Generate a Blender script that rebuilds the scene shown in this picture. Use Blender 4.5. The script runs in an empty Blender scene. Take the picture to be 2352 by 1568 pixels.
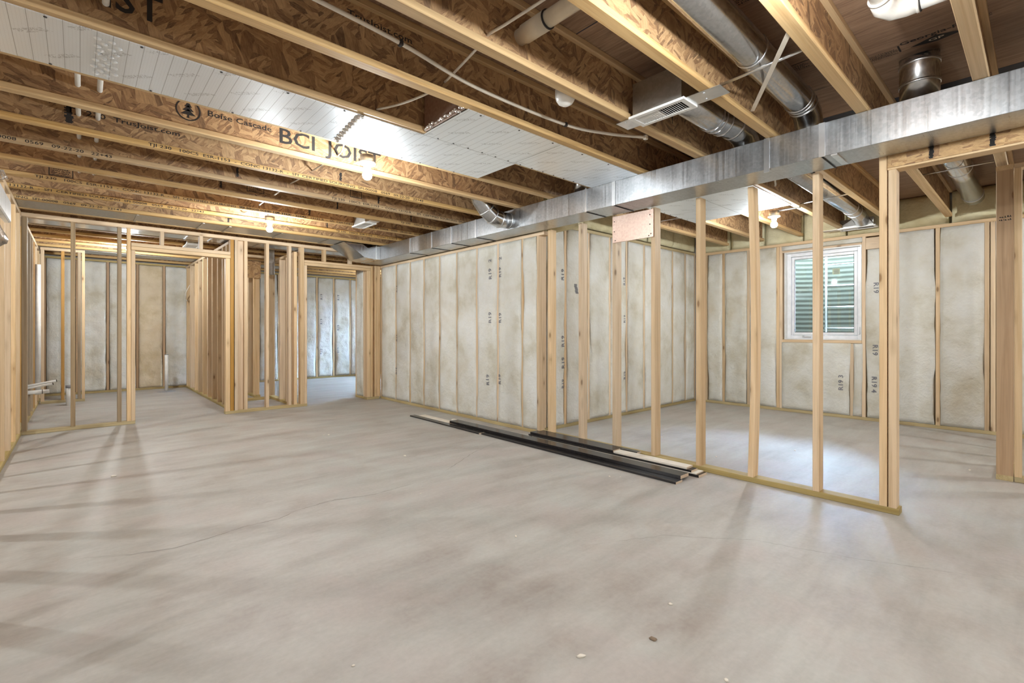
import bpy, bmesh, math, random
from mathutils import Vector, Matrix, noise, Euler

# ------------------------------------------------------------------ camera, world, exposure
SC = bpy.context.scene
COL = SC.collection
F_PX, HOR = 1100.0, 758.0
cam = bpy.data.cameras.new('camera')
cam.sensor_width = 36.0
cam.lens = 36.0 * F_PX / 2352.0
cam.shift_y = -(784.0 - HOR) / 2352.0
cam.clip_start = 0.05
cam_ob = bpy.data.objects.new('camera', cam)
COL.objects.link(cam_ob)
cam_ob.location = (0, 0, 1.09)
cam_ob.rotation_euler = (math.radians(90), 0, math.atan2(0.74230, 0.67007) - math.radians(90))
SC.camera = cam_ob

SC.view_settings.view_transform = 'Standard'
SC.view_settings.look = 'None'
SC.view_settings.gamma = 1.0
SC.view_settings.use_curve_mapping = False
SC.view_settings.exposure = 1.70
try:
    SC.cycles.use_denoising = True
    SC.cycles.max_bounces = 12
    SC.cycles.diffuse_bounces = 7
    SC.cycles.glossy_bounces = 4
    SC.cycles.sample_clamp_indirect = 6.0
except Exception:
    pass

W = bpy.data.worlds.new('sky')
SC.world = W
W.use_nodes = True
W.node_tree.nodes['Background'].inputs[0].default_value = (0.50, 0.69, 1.0, 1)
W.node_tree.nodes['Background'].inputs[1].default_value = 95.0

BULB_POWER = 560.0
BULB_COL = (0.945, 0.985, 1.0)

ZJ = 2.32          # underside of the floor joists
ZS = 2.618         # underside of the subfloor
T = 0.038          # lumber thickness
D = 0.089          # lumber depth


# ------------------------------------------------------------------ materials
class NT:
    def __init__(s, name):
        s.m = bpy.data.materials.new(name)
        s.m.use_nodes = True
        s.t = s.m.node_tree
        s.b = s.t.nodes['Principled BSDF']

    def n(s, typ, **kw):
        nd = s.t.nodes.new(typ)
        for k, v in kw.items():
            if k == 'inp':
                for i, x in v.items():
                    if hasattr(x, 'is_linked') or isinstance(x, bpy.types.NodeSocket):
                        s.t.links.new(x, nd.inputs[i])
                    else:
                        nd.inputs[i].default_value = x
            else:
                setattr(nd, k, v)
        return nd

    def link(s, a, b):
        s.t.links.new(a, b)

    def ramp(s, fac, stops, interp='LINEAR'):
        r = s.n('ShaderNodeValToRGB')
        r.color_ramp.interpolation = interp
        els = r.color_ramp.elements
        while len(els) < len(stops):
            els.new(0.5)
        for e, (p, c) in zip(els, stops):
            e.position = p
            e.color = (c[0], c[1], c[2], 1)
        s.link(fac, r.inputs[0])
        return r.outputs[0]

    def mix(s, fac, a, b, typ='MIX'):
        m = s.n('ShaderNodeMix', data_type='RGBA', blend_type=typ)
        for sock, v in ((0, fac), (6, a), (7, b)):
            if isinstance(v, bpy.types.NodeSocket):
                s.link(v, m.inputs[sock])
            else:
                m.inputs[sock].default_value = v if sock == 0 else (v[0], v[1], v[2], 1)
        return m.outputs[2]

    def math(s, op, a, b=0.0, c=0.0):
        m = s.n('ShaderNodeMath', operation=op)
        for i, v in enumerate((a, b, c)):
            if isinstance(v, bpy.types.NodeSocket):
                s.link(v, m.inputs[i])
            else:
                m.inputs[i].default_value = v
        return m.outputs[0]

    def coords(s, scale=(1, 1, 1), rot=(0, 0, 0), world=False, rnd=True):
        if world:
            src = s.n('ShaderNodeNewGeometry').outputs['Position']
        else:
            src = s.n('ShaderNodeTexCoord').outputs['Object']
            if rnd:
                oi = s.n('ShaderNodeObjectInfo').outputs['Random']
                mul = s.math('MULTIPLY', oi, 37.0)
                add = s.n('ShaderNodeVectorMath', operation='ADD')
                s.link(src, add.inputs[0])
                s.link(mul, add.inputs[1])
                src = add.outputs[0]
        mp = s.n('ShaderNodeMapping')
        mp.inputs['Scale'].default_value = scale
        mp.inputs['Rotation'].default_value = rot
        s.link(src, mp.inputs['Vector'])
        return mp.outputs[0]

    def noise(s, vec, scale=1.0, detail=3.0, rough=0.5, dist=0.0):
        nd = s.n('ShaderNodeTexNoise')
        s.link(vec, nd.inputs['Vector'])
        nd.inputs['Scale'].default_value = scale
        nd.inputs['Detail'].default_value = detail
        nd.inputs['Roughness'].default_value = rough
        nd.inputs['Distortion'].default_value = dist
        return nd.outputs['Fac']

    def voro(s, vec, scale=1.0, feature='F1', rand=1.0):
        nd = s.n('ShaderNodeTexVoronoi', feature=feature)
        s.link(vec, nd.inputs['Vector'])
        nd.inputs['Scale'].default_value = scale
        nd.inputs['Randomness'].default_value = rand
        return nd

    def bump(s, h, strength=0.3, dist=0.01):
        b = s.n('ShaderNodeBump')
        b.inputs['Strength'].default_value = strength
        b.inputs['Distance'].default_value = dist
        s.link(h, b.inputs['Height'])
        s.link(b.outputs[0], s.b.inputs['Normal'])

    def out(s, col=None, rough=0.6, metal=0.0, spec=None):
        if col is not None:
            if isinstance(col, bpy.types.NodeSocket):
                s.link(col, s.b.inputs['Base Color'])
            else:
                s.b.inputs['Base Color'].default_value = (col[0], col[1], col[2], 1)
        if isinstance(rough, bpy.types.NodeSocket):
            s.link(rough, s.b.inputs['Roughness'])
        else:
            s.b.inputs['Roughness'].default_value = rough
        s.b.inputs['Metallic'].default_value = metal
        if spec is not None:
            s.b.inputs['Specular IOR Level'].default_value = spec
        return s.m


def srgb(r, g, b):
    f = lambda c: (c / 255 / 12.92) if c <= 10.3 else ((c / 255 + 0.055) / 1.055) ** 2.4
    return (f(r), f(g), f(b))


def m_lumber(name, light, dark, knot=(0.16, 0.075, 0.03), var=0.16, knots=True, grain=26.0):
    """softwood whose grain runs along the object's own z axis"""
    s = NT(name)
    v = s.coords((grain, grain, 1.1))
    g = s.noise(v, 1.0, 4, 0.6, 0.6)
    col = s.ramp(g, [(0.30, dark), (0.55, light), (0.8, tuple(min(1, c * 1.06) for c in light))])
    f = s.noise(s.coords((160, 160, 2.5)), 1.0, 2, 0.5)
    col = s.mix(0.22, col, s.ramp(f, [(0.3, tuple(c * 0.6 for c in light)), (0.7, tuple(min(1, c * 1.1) for c in light))]))
    if knots:
        k = s.voro(s.coords((8.5, 8.5, 2.9)), 1.0).outputs['Distance']
        km = s.ramp(k, [(0.055, (1, 1, 1)), (0.10, (0, 0, 0))])
        col = s.mix(km, col, knot)
        k2 = s.ramp(k, [(0.10, (0.45, 0.45, 0.45)), (0.24, (0, 0, 0))])
        col = s.mix(k2, col, tuple(c * 0.72 for c in dark))
    hs = s.n('ShaderNodeHueSaturation')
    oi = s.n('ShaderNodeObjectInfo').outputs['Random']
    s.link(s.math('MULTIPLY_ADD', oi, var * 2, 1 - var), hs.inputs['Value'])
    oi2 = s.math('FRACT', s.math('MULTIPLY', oi, 17.3))
    s.link(s.math('MULTIPLY_ADD', oi2, 0.3, 0.85), hs.inputs['Saturation'])
    s.link(col, hs.inputs['Color'])
    s.bump(f, 0.12, 0.002)
    return s.out(hs.outputs[0], 0.62)


def m_osb(name, a, b, c, d, normal='Y', fl=12.0, stretch=4.6, val=1.0):
    """flakes of oriented strand board seen on the face with the given normal"""
    s = NT(name)
    layers = []
    angs = (0.25, 1.35, 2.4)
    for i, an in enumerate(angs):
        rot = {'Y': (0, an, 0), 'Z': (0, 0, an)}[normal]
        q = (0.62, 1.0, 1.45)[i]
        sc = (fl * stretch * q, fl * q, fl * q)
        base = s.coords((1, 1, 1), rot)
        mp = s.n('ShaderNodeMapping')
        mp.inputs['Scale'].default_value = sc
        s.link(base, mp.inputs['Vector'])
        w = s.noise(mp.outputs[0], 0.35, 2, 0.5)
        add = s.n('ShaderNodeVectorMath', operation='ADD')
        s.link(mp.outputs[0], add.inputs[0])
        s.link(s.math('MULTIPLY', w, 1.2), add.inputs[1])
        vo = s.voro(add.outputs[0], 1.0)
        sep = s.n('ShaderNodeSeparateColor')
        s.link(vo.outputs['Color'], sep.inputs[0])
        col = s.ramp(sep.outputs[i % 3], [(0.0, d), (0.16, c), (0.42, b), (0.72, a), (1.0, tuple(min(1, q * 1.15) for q in a))])
        g = s.noise(mp.outputs[0], 3.5, 4, 0.7)
        col = s.mix(0.42, col, s.ramp(g, [(0.3, tuple(q * 0.4 for q in b)), (0.7, tuple(min(1, q * 1.2) for q in a))]))
        layers.append((col, sep.outputs[(i + 1) % 3]))
    sel = s.voro(s.coords((1, 1, 1)), fl * 1.1).outputs['Color']
    sp = s.n('ShaderNodeSeparateColor')
    s.link(sel, sp.inputs[0])
    f1 = s.math('GREATER_THAN', sp.outputs[0], 0.45)
    f2 = s.math('GREATER_THAN', sp.outputs[1], 0.62)
    col = s.mix(f1, layers[0][0], layers[1][0])
    col = s.mix(f2, col, layers[2][0])
    big = s.noise(s.coords((1, 1, 1)), 2.2, 3, 0.5)
    col = s.mix(1.0, col, s.ramp(big, [(0.3, (0.72, 0.70, 0.68)), (0.7, (1, 1, 1))]), 'MULTIPLY')
    if val != 1.0:
        col = s.mix(1.0, col, (val, val, val), 'MULTIPLY')
    s.bump(layers[0][1], 0.25, 0.003)
    return s.out(col, 0.6)


def m_galv(name, base=(0.50, 0.525, 0.55), rough=0.3, streak='Y', amt=0.5, bl=0.30, bmp=0.06):
    s = NT(name)
    sc = {'Y': (2, 55, 0.8), 'X': (34, 2, 1.2), 'Z': (20, 20, 1.5)}[streak]
    v = s.coords(sc)
    g = s.noise(v, 1.0, 4, 0.65)
    blot = s.noise(s.coords((2.5, 2.5, 2.5)), 1.0, 4, 0.6)
    sp = s.voro(s.coords((70, 70, 70)), 1.0).outputs['Color']
    sep = s.n('ShaderNodeSeparateColor')
    s.link(sp, sep.inputs[0])
    col = s.mix(amt, base, s.ramp(g, [(0.3, tuple(c * 0.62 for c in base)), (0.7, tuple(min(1, c * 1.2) for c in base))]))
    col = s.mix(bl, col, s.ramp(blot, [(0.35, tuple(c * 0.6 for c in base)), (0.65, base)]))
    col = s.mix(0.08, col, sep.outputs[0])
    r = s.math('MULTIPLY_ADD', g, 0.22, rough - 0.1)
    s.bump(g, bmp, 0.004)
    return s.out(col, r, 1.0)


def m_flat(name, col, rough=0.5, metal=0.0, spec=None):
    s = NT(name)
    nz = s.noise(s.coords((1, 1, 1)), 14.0, 3, 0.5)
    c = s.ramp(nz, [(0.3, tuple(q * 0.9 for q in col)), (0.7, tuple(min(1, q * 1.04) for q in col))])
    return s.out(c, rough, metal, spec)


M = {}
M['pine'] = m_lumber('pine_lumber', (0.68, 0.51, 0.325), (0.52, 0.355, 0.195))
M['pine_grey'] = m_lumber('weathered_strand_lumber', (0.36, 0.27, 0.17), (0.20, 0.14, 0.08), knots=False, grain=70)
M['pine_gold'] = m_lumber('golden_lumber', (0.52, 0.29, 0.085), (0.40, 0.20, 0.05))
M['flange'] = m_lumber('joist_flange_lumber', (0.62, 0.42, 0.20), (0.44, 0.255, 0.095), knots=False, grain=40, var=0.1)
M['pine_brown'] = m_lumber('brown_lumber', (0.45, 0.31, 0.19), (0.34, 0.215, 0.12))
M['treated'] = m_lumber('treated_plate_lumber', (0.46, 0.36, 0.17), (0.33, 0.23, 0.085), knots=False, grain=40)
M['osb_web'] = m_osb('joist_web_strand_board', (0.60, 0.39, 0.20), (0.40, 0.225, 0.105), (0.22, 0.105, 0.052), (0.075, 0.032, 0.02))
M['osb_header'] = m_osb('header_strand_board', (0.66, 0.43, 0.20), (0.52, 0.30, 0.12), (0.32, 0.15, 0.06), (0.14, 0.05, 0.03))


def m_subfloor():
    s = NT('subfloor_board')
    a = s.noise(s.coords((26, 2.2, 1), (0, 0, 0.06)), 1.0, 5, 0.7, 0.8)
    b = s.noise(s.coords((90, 7, 1), (0, 0, -0.05)), 1.0, 4, 0.7, 0.4)
    c = s.noise(s.coords((1.3, 1.0, 1)), 1.0, 3, 0.5)
    col = s.ramp(a, [(0.30, (0.17, 0.095, 0.058)), (0.50, (0.34, 0.215, 0.135)), (0.72, (0.46, 0.31, 0.20))])
    col = s.mix(0.35, col, s.ramp(b, [(0.32, (0.12, 0.065, 0.04)), (0.65, (0.50, 0.34, 0.22))]))
    col = s.mix(1.0, col, s.ramp(c, [(0.35, (0.78, 0.74, 0.74)), (0.65, (1, 1, 1))]), 'MULTIPLY')
    k = s.noise(s.coords((16, 2.0, 1), (0, 0, 0.12)), 1.3, 2, 0.5)
    col = s.mix(s.ramp(k, [(0.70, (0, 0, 0)), (0.76, (0.8, 0.8, 0.8))]), col, (0.06, 0.035, 0.025))
    s.bump(b, 0.2, 0.003)
    return s.out(col, 0.6)


M['subfloor'] = m_subfloor()
M['galv'] = m_galv('galvanized_trunk_metal', rough=0.30)
M['galv_round'] = m_galv('galvanized_round_metal', (0.54, 0.55, 0.56), 0.20, 'X', 0.12, 0.08, 0.010)
M['galv_dark'] = m_galv('dull_pan_metal', (0.50, 0.49, 0.45), 0.42, 'X', 0.3)
M['bright'] = m_flat('bright_steel', (0.72, 0.74, 0.76), 0.3, 1.0)
M['white_metal'] = m_flat('white_painted_metal', (0.78, 0.78, 0.76), 0.35)
M['black'] = m_flat('black_gap', (0.012, 0.012, 0.014), 0.7)
M['ink'] = m_flat('black_ink', (0.028, 0.024, 0.022), 0.7)
M['ink_grey'] = m_flat('grey_ink', (0.16, 0.16, 0.19), 0.7)
M['navy'] = m_flat('navy_seam_paint', (0.02, 0.026, 0.045), 0.6)
M['pvc'] = m_flat('white_plastic', (0.82, 0.81, 0.77), 0.3)
M['cream'] = m_flat('cream_plastic', (0.66, 0.57, 0.43), 0.38)
M['pex'] = m_flat('milky_plastic', (0.74, 0.72, 0.66), 0.4)
M['cable'] = m_flat('cable_jacket', (0.74, 0.68, 0.58), 0.5)
M['porcelain'] = m_flat('white_porcelain', (0.85, 0.84, 0.80), 0.2)
M['vinyl'] = m_flat('white_vinyl', (0.82, 0.83, 0.86), 0.3)
M['darkboard'] = m_flat('dark_stained_trim', (0.018, 0.016, 0.017), 0.22)
M['rawboard'] = m_flat('raw_trim_core', (0.60, 0.47, 0.34), 0.7)
M['paleboard'] = m_flat('pale_raw_face', (0.74, 0.68, 0.58), 0.7)
M['tape'] = m_flat('grey_cloth_tape', (0.26, 0.26, 0.27), 0.35)
M['crumb'] = m_flat('off_white_crumb', (0.78, 0.72, 0.62), 0.8)
M['leafy'] = m_flat('brown_scrap', (0.25, 0.18, 0.12), 0.8)
M['greenpaper'] = m_flat('pale_green_sticker', (0.50, 0.58, 0.42), 0.6)


def m_foil():
    s = NT('foil_faced_sheet')
    base = (0.90, 0.95, 1.0)
    co = s.n('ShaderNodeTexCoord').outputs['Object']
    sx = s.n('ShaderNodeSeparateXYZ')
    s.link(co, sx.inputs[0])

    def lines(sock, pitch, wdt):
        f = s.math('FRACT', s.math('MULTIPLY', sock, 1.0 / pitch))
        return s.math('LESS_THAN', f, wdt)
    l1 = lines(sx.outputs[0], 0.052, 0.05)
    l2 = lines(sx.outputs[1], 0.0095, 0.10)
    l3 = lines(sx.outputs[0], 0.0115, 0.10)
    diag = s.math('ADD', sx.outputs[0], s.math('MULTIPLY', sx.outputs[1], 1.0))
    blk = s.math('MULTIPLY', s.math('LESS_THAN', s.math('FRACT', s.math('MULTIPLY', diag, 1 / 0.26)), 0.16),
                 s.math('LESS_THAN', s.math('FRACT', s.math('MULTIPLY', sx.outputs[1], 1 / 0.17)), 0.55))
    nz = s.noise(co, 160, 2, 0.5)
    txt = s.math('MULTIPLY', blk, s.math('GREATER_THAN', nz, 0.52))
    col = s.mix(s.math('MULTIPLY', l1, 0.55), base, (0.26, 0.27, 0.29))
    col = s.mix(s.math('MULTIPLY', l2, 0.20), col, (0.36, 0.37, 0.39))
    col = s.mix(s.math('MULTIPLY', l3, 0.14), col, (0.36, 0.37, 0.39))
    col = s.mix(s.math('MULTIPLY', txt, 0.40), col, (0.24, 0.25, 0.27))
    wr = s.noise(co, 5, 3, 0.5)
    s.bump(wr, 0.10, 0.01)
    return s.out(col, s.math('MULTIPLY_ADD', wr, 0.15, 0.30), 0.92)


M['foil'] = m_foil()


def m_foil_plain():
    s = NT('smooth_foil')
    co = s.coords((1, 1, 1))
    wr = s.noise(co, 30, 4, 0.6)
    s.bump(wr, 0.5, 0.01)
    return s.out((0.70, 0.66, 0.63), 0.22, 1.0)


M['foil_plain'] = m_foil_plain()


def m_reddened_foil():
    s = NT('painted_reflection_board')
    co = s.coords((4, 60, 60))
    wr = s.noise(co, 1, 3, 0.6)
    col = s.ramp(wr, [(0.3, (0.46, 0.33, 0.27)), (0.7, (0.60, 0.47, 0.40))])  # the foil's reddish reflection is put into its base colour
    return s.out(col, s.math('MULTIPLY_ADD', wr, 0.2, 0.34), 0.9)


M['foilboard'] = m_reddened_foil()


def m_batt(name='glass_wool_batt', tint=(1, 1, 1)):
    s = NT(name)
    co = s.coords((1, 1, 1), rnd=True)
    n1 = s.noise(co, 2.6, 4, 0.6)
    col = s.ramp(n1, [(0.30, (0.52, 0.485, 0.39)), (0.47, (0.64, 0.625, 0.56)), (0.68, (0.70, 0.70, 0.67))])
    n2 = s.noise(co, 1.1, 3, 0.6, 0.5)
    col = s.mix(s.ramp(n2, [(0.60, (0, 0, 0)), (0.72, (0.32, 0.32, 0.32))]), col, (0.48, 0.38, 0.23))
    if tint != (1, 1, 1):
        col = s.mix(1.0, col, tint, 'MULTIPLY')
    n3 = s.noise(co, 38, 4, 0.65)
    n4 = s.noise(co, 9, 3, 0.6)
    h = s.math('ADD', s.math('MULTIPLY', n3, 0.35), n4)
    s.bump(h, 0.8, 0.02)
    return s.out(col, 0.95, 0, 0.1)


M['batt'] = m_batt()
M['batt_brown'] = m_batt('brown_stained_glass_wool', (0.95, 0.82, 0.66))
M['batt_yellow'] = m_batt('yellowish_glass_wool', (1.12, 1.06, 0.78))


def m_concrete():
    s = NT('concrete_slab')
    p = s.coords((1, 1, 1), world=True)
    n1 = s.noise(p, 0.9, 5, 0.6, 0.4)
    n2 = s.noise(p, 3.2, 5, 0.65, 0.3)
    st = s.noise(s.coords((1.2, 6, 1), (0, 0, 0.75), world=True), 1.0, 5, 0.65, 0.2)
    col = s.ramp(n1, [(0.38, (0.31, 0.275, 0.24)), (0.48, (0.43, 0.405, 0.365)), (0.60, (0.42, 0.43, 0.395))])
    col = s.mix(0.5, col, s.ramp(n2, [(0.36, (0.32, 0.265, 0.23)), (0.48, (0.43, 0.40, 0.365)), (0.62, (0.47, 0.475, 0.44))]))
    col = s.mix(0.33, col, s.ramp(st, [(0.38, (0.30, 0.265, 0.235)), (0.62, (0.52, 0.505, 0.47))]))
    pk = s.noise(p, 1.7, 4, 0.6)
    col = s.mix(s.ramp(pk, [(0.52, (0, 0, 0)), (0.62, (0.5, 0.5, 0.5))]), col, (0.44, 0.385, 0.355))
    fine = s.noise(p, 45, 3, 0.6)
    col = s.mix(0.10, col, s.ramp(fine, [(0.3, (0.24, 0.22, 0.20)), (0.7, (0.60, 0.58, 0.55))]))
    sc = s.noise(s.coords((2, 26, 1), (0, 0, 0.5), world=True), 2.0, 3, 0.7)
    rough = s.math('MULTIPLY_ADD', n2, 0.30, 0.30)
    rough = s.math('ADD', rough, s.math('MULTIPLY', sc, 0.12))
    s.bump(s.math('ADD', s.math('MULTIPLY', sc, 0.4), n2), 0.06, 0.01)
    return s.out(col, rough, 0, 0.45)


M['slab'] = m_concrete()
M['crack'] = m_flat('hairline_crack', (0.16, 0.135, 0.11), 0.9)
M['foundation'] = m_flat('foundation_concrete', (0.42, 0.40, 0.37), 0.8)


def m_emit(name, col, st):
    s = NT(name)
    e = s.n('ShaderNodeEmission', inp={0: (col[0], col[1], col[2], 1), 1: st})
    s.link(e.outputs[0], s.t.nodes['Material Output'].inputs[0])
    return s.m


M['bulb'] = m_emit('lit_bulb', BULB_COL, BULB_POWER)


def m_glass():
    s = NT('window_glass')
    tr = s.n('ShaderNodeBsdfTransparent', inp={0: (0.93, 0.97, 0.95, 1)})
    gl = s.n('ShaderNodeBsdfGlossy', inp={0: (1, 1, 1, 1), 1: 0.02})
    fr = s.n('ShaderNodeFresnel', inp={0: 1.5})
    mx = s.n('ShaderNodeMixShader')
    s.link(fr.outputs[0], mx.inputs[0])
    s.link(tr.outputs[0], mx.inputs[1])
    s.link(gl.outputs[0], mx.inputs[2])
    s.link(mx.outputs[0], s.t.nodes['Material Output'].inputs[0])
    return s.m


M['glass'] = m_glass()
M['well'] = m_flat('window_well_metal', (0.020, 0.0185, 0.012), 0.9, 0.0, 0.05)
M['stone'] = m_flat('pale_stone', (0.55, 0.53, 0.50), 0.9)


# ------------------------------------------------------------------ mesh helpers
def obj(name, bm, mats, parent=None, loc=(0, 0, 0), rot=(0, 0, 0), smooth=False):
    me = bpy.data.meshes.new(name)
    bm.normal_update()
    bm.to_mesh(me)
    bm.free()
    if not isinstance(mats, (list, tuple)):
        mats = [mats]
    for m in mats:
        me.materials.append(M[m] if isinstance(m, str) else m)
    if smooth:
        for p in me.polygons:
            p.use_smooth = True
    o = bpy.data.objects.new(name, me)
    COL.objects.link(o)
    o.location = loc
    o.rotation_euler = rot
    if parent:
        o.parent = parent
    return o


def thing(name, label, cat, group=None, loc=(0, 0, 0)):
    o = bpy.data.objects.new(name, None)
    o.empty_display_size = 0.1
    COL.objects.link(o)
    o.location = loc
    o['label'] = label
    o['category'] = cat
    if group:
        o['group'] = group
    return o


def tag(o, label, cat, group=None):
    o['label'] = label
    o['category'] = cat
    if group:
        o['group'] = group
    return o


def structure(o):
    o['kind'] = 'structure'
    return o


def box(bm, x0, x1, y0, y1, z0, z1, mi=0, ch=0.0):
    c = Matrix.Translation(((x0 + x1) / 2, (y0 + y1) / 2, (z0 + z1) / 2))
    s = Matrix.Diagonal((x1 - x0, y1 - y0, z1 - z0, 1))
    r = bmesh.ops.create_cube(bm, size=1, matrix=c @ s)
    fs = set()
    for v in r['verts']:
        fs.update(v.link_faces)
    for f in fs:
        f.material_index = mi
    if ch > 0:
        es = set()
        for v in r['verts']:
            es.update(v.link_edges)
        b = bmesh.ops.bevel(bm, geom=list(es), offset=ch, segments=1, affect='EDGES')
        for f in b['faces']:
            f.material_index = mi
    return r


def local(o, parent):
    """parent a built object while it keeps its world place"""
    o.parent = parent
    o.location = o.location - parent.location
    return o


_lum = {}


def lumber(name, parent, x0, x1, y0, y1, z0, z1, axis='Z', mat='pine', bow=0.0, ch=0.003):
    """a length of lumber whose mesh runs along its own z axis (the grain's direction)"""
    if axis == 'Z':
        a, b, L = x1 - x0, y1 - y0, z1 - z0
        loc, rot = ((x0 + x1) / 2, (y0 + y1) / 2, z0), (0, 0, 0)
    elif axis == 'X':
        a, b, L = z1 - z0, y1 - y0, x1 - x0
        loc, rot = (x0, (y0 + y1) / 2, (z0 + z1) / 2), (0, math.pi / 2, 0)
    else:
        a, b, L = x1 - x0, z1 - z0, y1 - y0
        loc, rot = ((x0 + x1) / 2, y0, (z0 + z1) / 2), (-math.pi / 2, 0, 0)
    key = (round(a, 3), round(b, 3), round(L, 3), mat, bow)
    me = _lum.get(key)
    if me is None:
        bm = bmesh.new()
        ha, hb = a / 2, b / 2
        prof = [(-ha + ch, -hb), (ha - ch, -hb), (ha, -hb + ch), (ha, hb - ch), (ha - ch, hb), (-ha + ch, hb), (-ha, hb - ch), (-ha, -hb + ch)]
        n = 8 if bow else 1
        rings = []
        for i in range(n + 1):
            t = i / n
            off = bow * math.sin(math.pi * t)
            rings.append([bm.verts.new((p[0], p[1] + off, L * t)) for p in prof])
        for i in range(n):
            for j in range(8):
                k = (j + 1) % 8
                bm.faces.new((rings[i][j], rings[i][k], rings[i + 1][k], rings[i + 1][j]))
        bm.faces.new(rings[0][::-1])
        bm.faces.new(rings[-1])
        me = bpy.data.meshes.new(name)
        bm.to_mesh(me)
        bm.free()
        me.materials.append(M[mat])
        _lum[key] = me
    o = bpy.data.objects.new(name, me)
    COL.objects.link(o)
    o.location = loc
    o.rotation_euler = rot
    if mat in ('pine_grey', 'pine_gold', 'treated', 'pine_brown'):
        o['label'] = {'pine_grey': 'weathered grey-brown ', 'pine_gold': 'golden-stained ', 'treated': 'greenish treated ', 'pine_brown': 'brown '}[mat] + name.replace('_', ' ')
    if parent is not None:
        local(o, parent)
    return o


def tube(bm, pts, r, n=20, mi=0, caps=True, radii=None):
    pts = [Vector(p) for p in pts]
    rings = []
    up = None
    for i, p in enumerate(pts):
        if i == 0:
            d = pts[1] - pts[0]
        elif i == len(pts) - 1:
            d = pts[-1] - pts[-2]
        else:
            d = (pts[i + 1] - p).normalized() + (p - pts[i - 1]).normalized()
        d.normalize()
        if up is None:
            a = Vector((0, 0, 1)) if abs(d.z) < 0.9 else Vector((0, 1, 0))
            u = a.cross(d).normalized()
        else:
            u = (up - d * up.dot(d)).normalized()
        up = u
        w = d.cross(u)
        k = 1.0
        if 0 < i < len(pts) - 1:
            c = (pts[i + 1] - p).normalized().dot((p - pts[i - 1]).normalized())
            k = 1.0 / max(0.5, math.sqrt((1 + c) / 2))
        rr = radii[i] if radii else r
        # mitre: stretch in the plane of the bend
        if 0 < i < len(pts) - 1 and k > 1.001:
            bn = (pts[i + 1] - p).cross(p - pts[i - 1]).normalized()
            md = bn.cross(d).normalized()
        else:
            md = None
        ring = []
        for j in range(n):
            a = 2 * math.pi * j / n
            off = (u * math.cos(a) + w * math.sin(a)) * rr
            if md is not None:
                off = off + md * off.dot(md) * (k - 1)
            ring.append(bm.verts.new(p + off))
        rings.append(ring)
    for i in range(len(rings) - 1):
        for j in range(n):
            k2 = (j + 1) % n
            f = bm.faces.new((rings[i][j], rings[i][k2], rings[i + 1][k2], rings[i + 1][j]))
            f.smooth = True
            f.material_index = mi
    if caps:
        bm.faces.new(rings[0][::-1]).material_index = mi
        bm.faces.new(rings[-1]).material_index = mi
    return rings


def lathe(bm, prof, c=(0, 0, 0), n=32, mi=0, R=None):
    """prof: (radius, z) pairs, spun about z"""
    R = R or Matrix.Identity(4)
    rings = []
    for r, z in prof:
        rings.append([bm.verts.new(Vector(c) + (R @ Vector((r * math.cos(2 * math.pi * j / n), r * math.sin(2 * math.pi * j / n), z)))) for j in range(n)])
    for i in range(len(rings) - 1):
        for j in range(n):
            k = (j + 1) % n
            f = bm.faces.new((rings[i][j], rings[i][k], rings[i + 1][k], rings[i + 1][j]))
            f.smooth = True
            f.material_index = mi


_txt = {}


def text_geo(s):
    if s not in _txt:
        cu = bpy.data.curves.new('t', 'FONT')
        cu.body = s
        cu.resolution_u = 2
        cu.offset = 0.012
        ob = bpy.data.objects.new('t', cu)
        COL.objects.link(ob)
        dg = bpy.context.evaluated_depsgraph_get()
        me = bpy.data.meshes.new_from_object(ob.evaluated_get(dg))
        vs = [v.co.copy() for v in me.vertices]
        fs = [tuple(p.vertices) for p in me.polygons]
        bpy.data.objects.remove(ob)
        bpy.data.curves.remove(cu)
        bpy.data.meshes.remove(me)
        _txt[s] = (vs, fs)
    return _txt[s]


def text(bm, s, fn, height, xs=1.0, mi=1):
    """letters s laid by fn(x, y) -> point; height of capitals; xs widens them"""
    vs, fs = text_geo(s)
    k = height / 0.70
    bv = [bm.verts.new(fn(v.x * k * xs, v.y * k)) for v in vs]
    for f in fs:
        try:
            bm.faces.new([bv[i] for i in f]).material_index = mi
        except ValueError:
            pass


# ------------------------------------------------------------------ the setting: slab, subfloor, outer walls
def crack_strip(bm, pts, w=0.0022, seed=0, mi=1):
    rnd = random.Random(seed)
    P = []
    for i in range(len(pts) - 1):
        a, b = Vector(pts[i]), Vector(pts[i + 1])
        n = max(2, int((b - a).length / 0.03))
        for k in range(n):
            q = a.lerp(b, k / n)
            P.append(Vector((q.x + rnd.uniform(-1, 1) * 0.006, q.y + rnd.uniform(-1, 1) * 0.006)))
    P.append(Vector(pts[-1]))
    prev = None
    for i, q in enumerate(P):
        d = (P[min(i + 1, len(P) - 1)] - P[max(i - 1, 0)]).normalized()
        nn = Vector((-d.y, d.x))
        ww = w * (0.25 + 0.75 * rnd.random()) * min(1, 4 * i / len(P) + 0.2, 4 * (len(P) - 1 - i) / len(P) + 0.2)
        a = bm.verts.new((q.x + nn.x * ww, q.y + nn.y * ww, 0.0006))
        b = bm.verts.new((q.x - nn.x * ww, q.y - nn.y * ww, 0.0006))
        if prev:
            bm.faces.new((prev[0], prev[1], b, a)).material_index = mi
        prev = (a, b)


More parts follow.
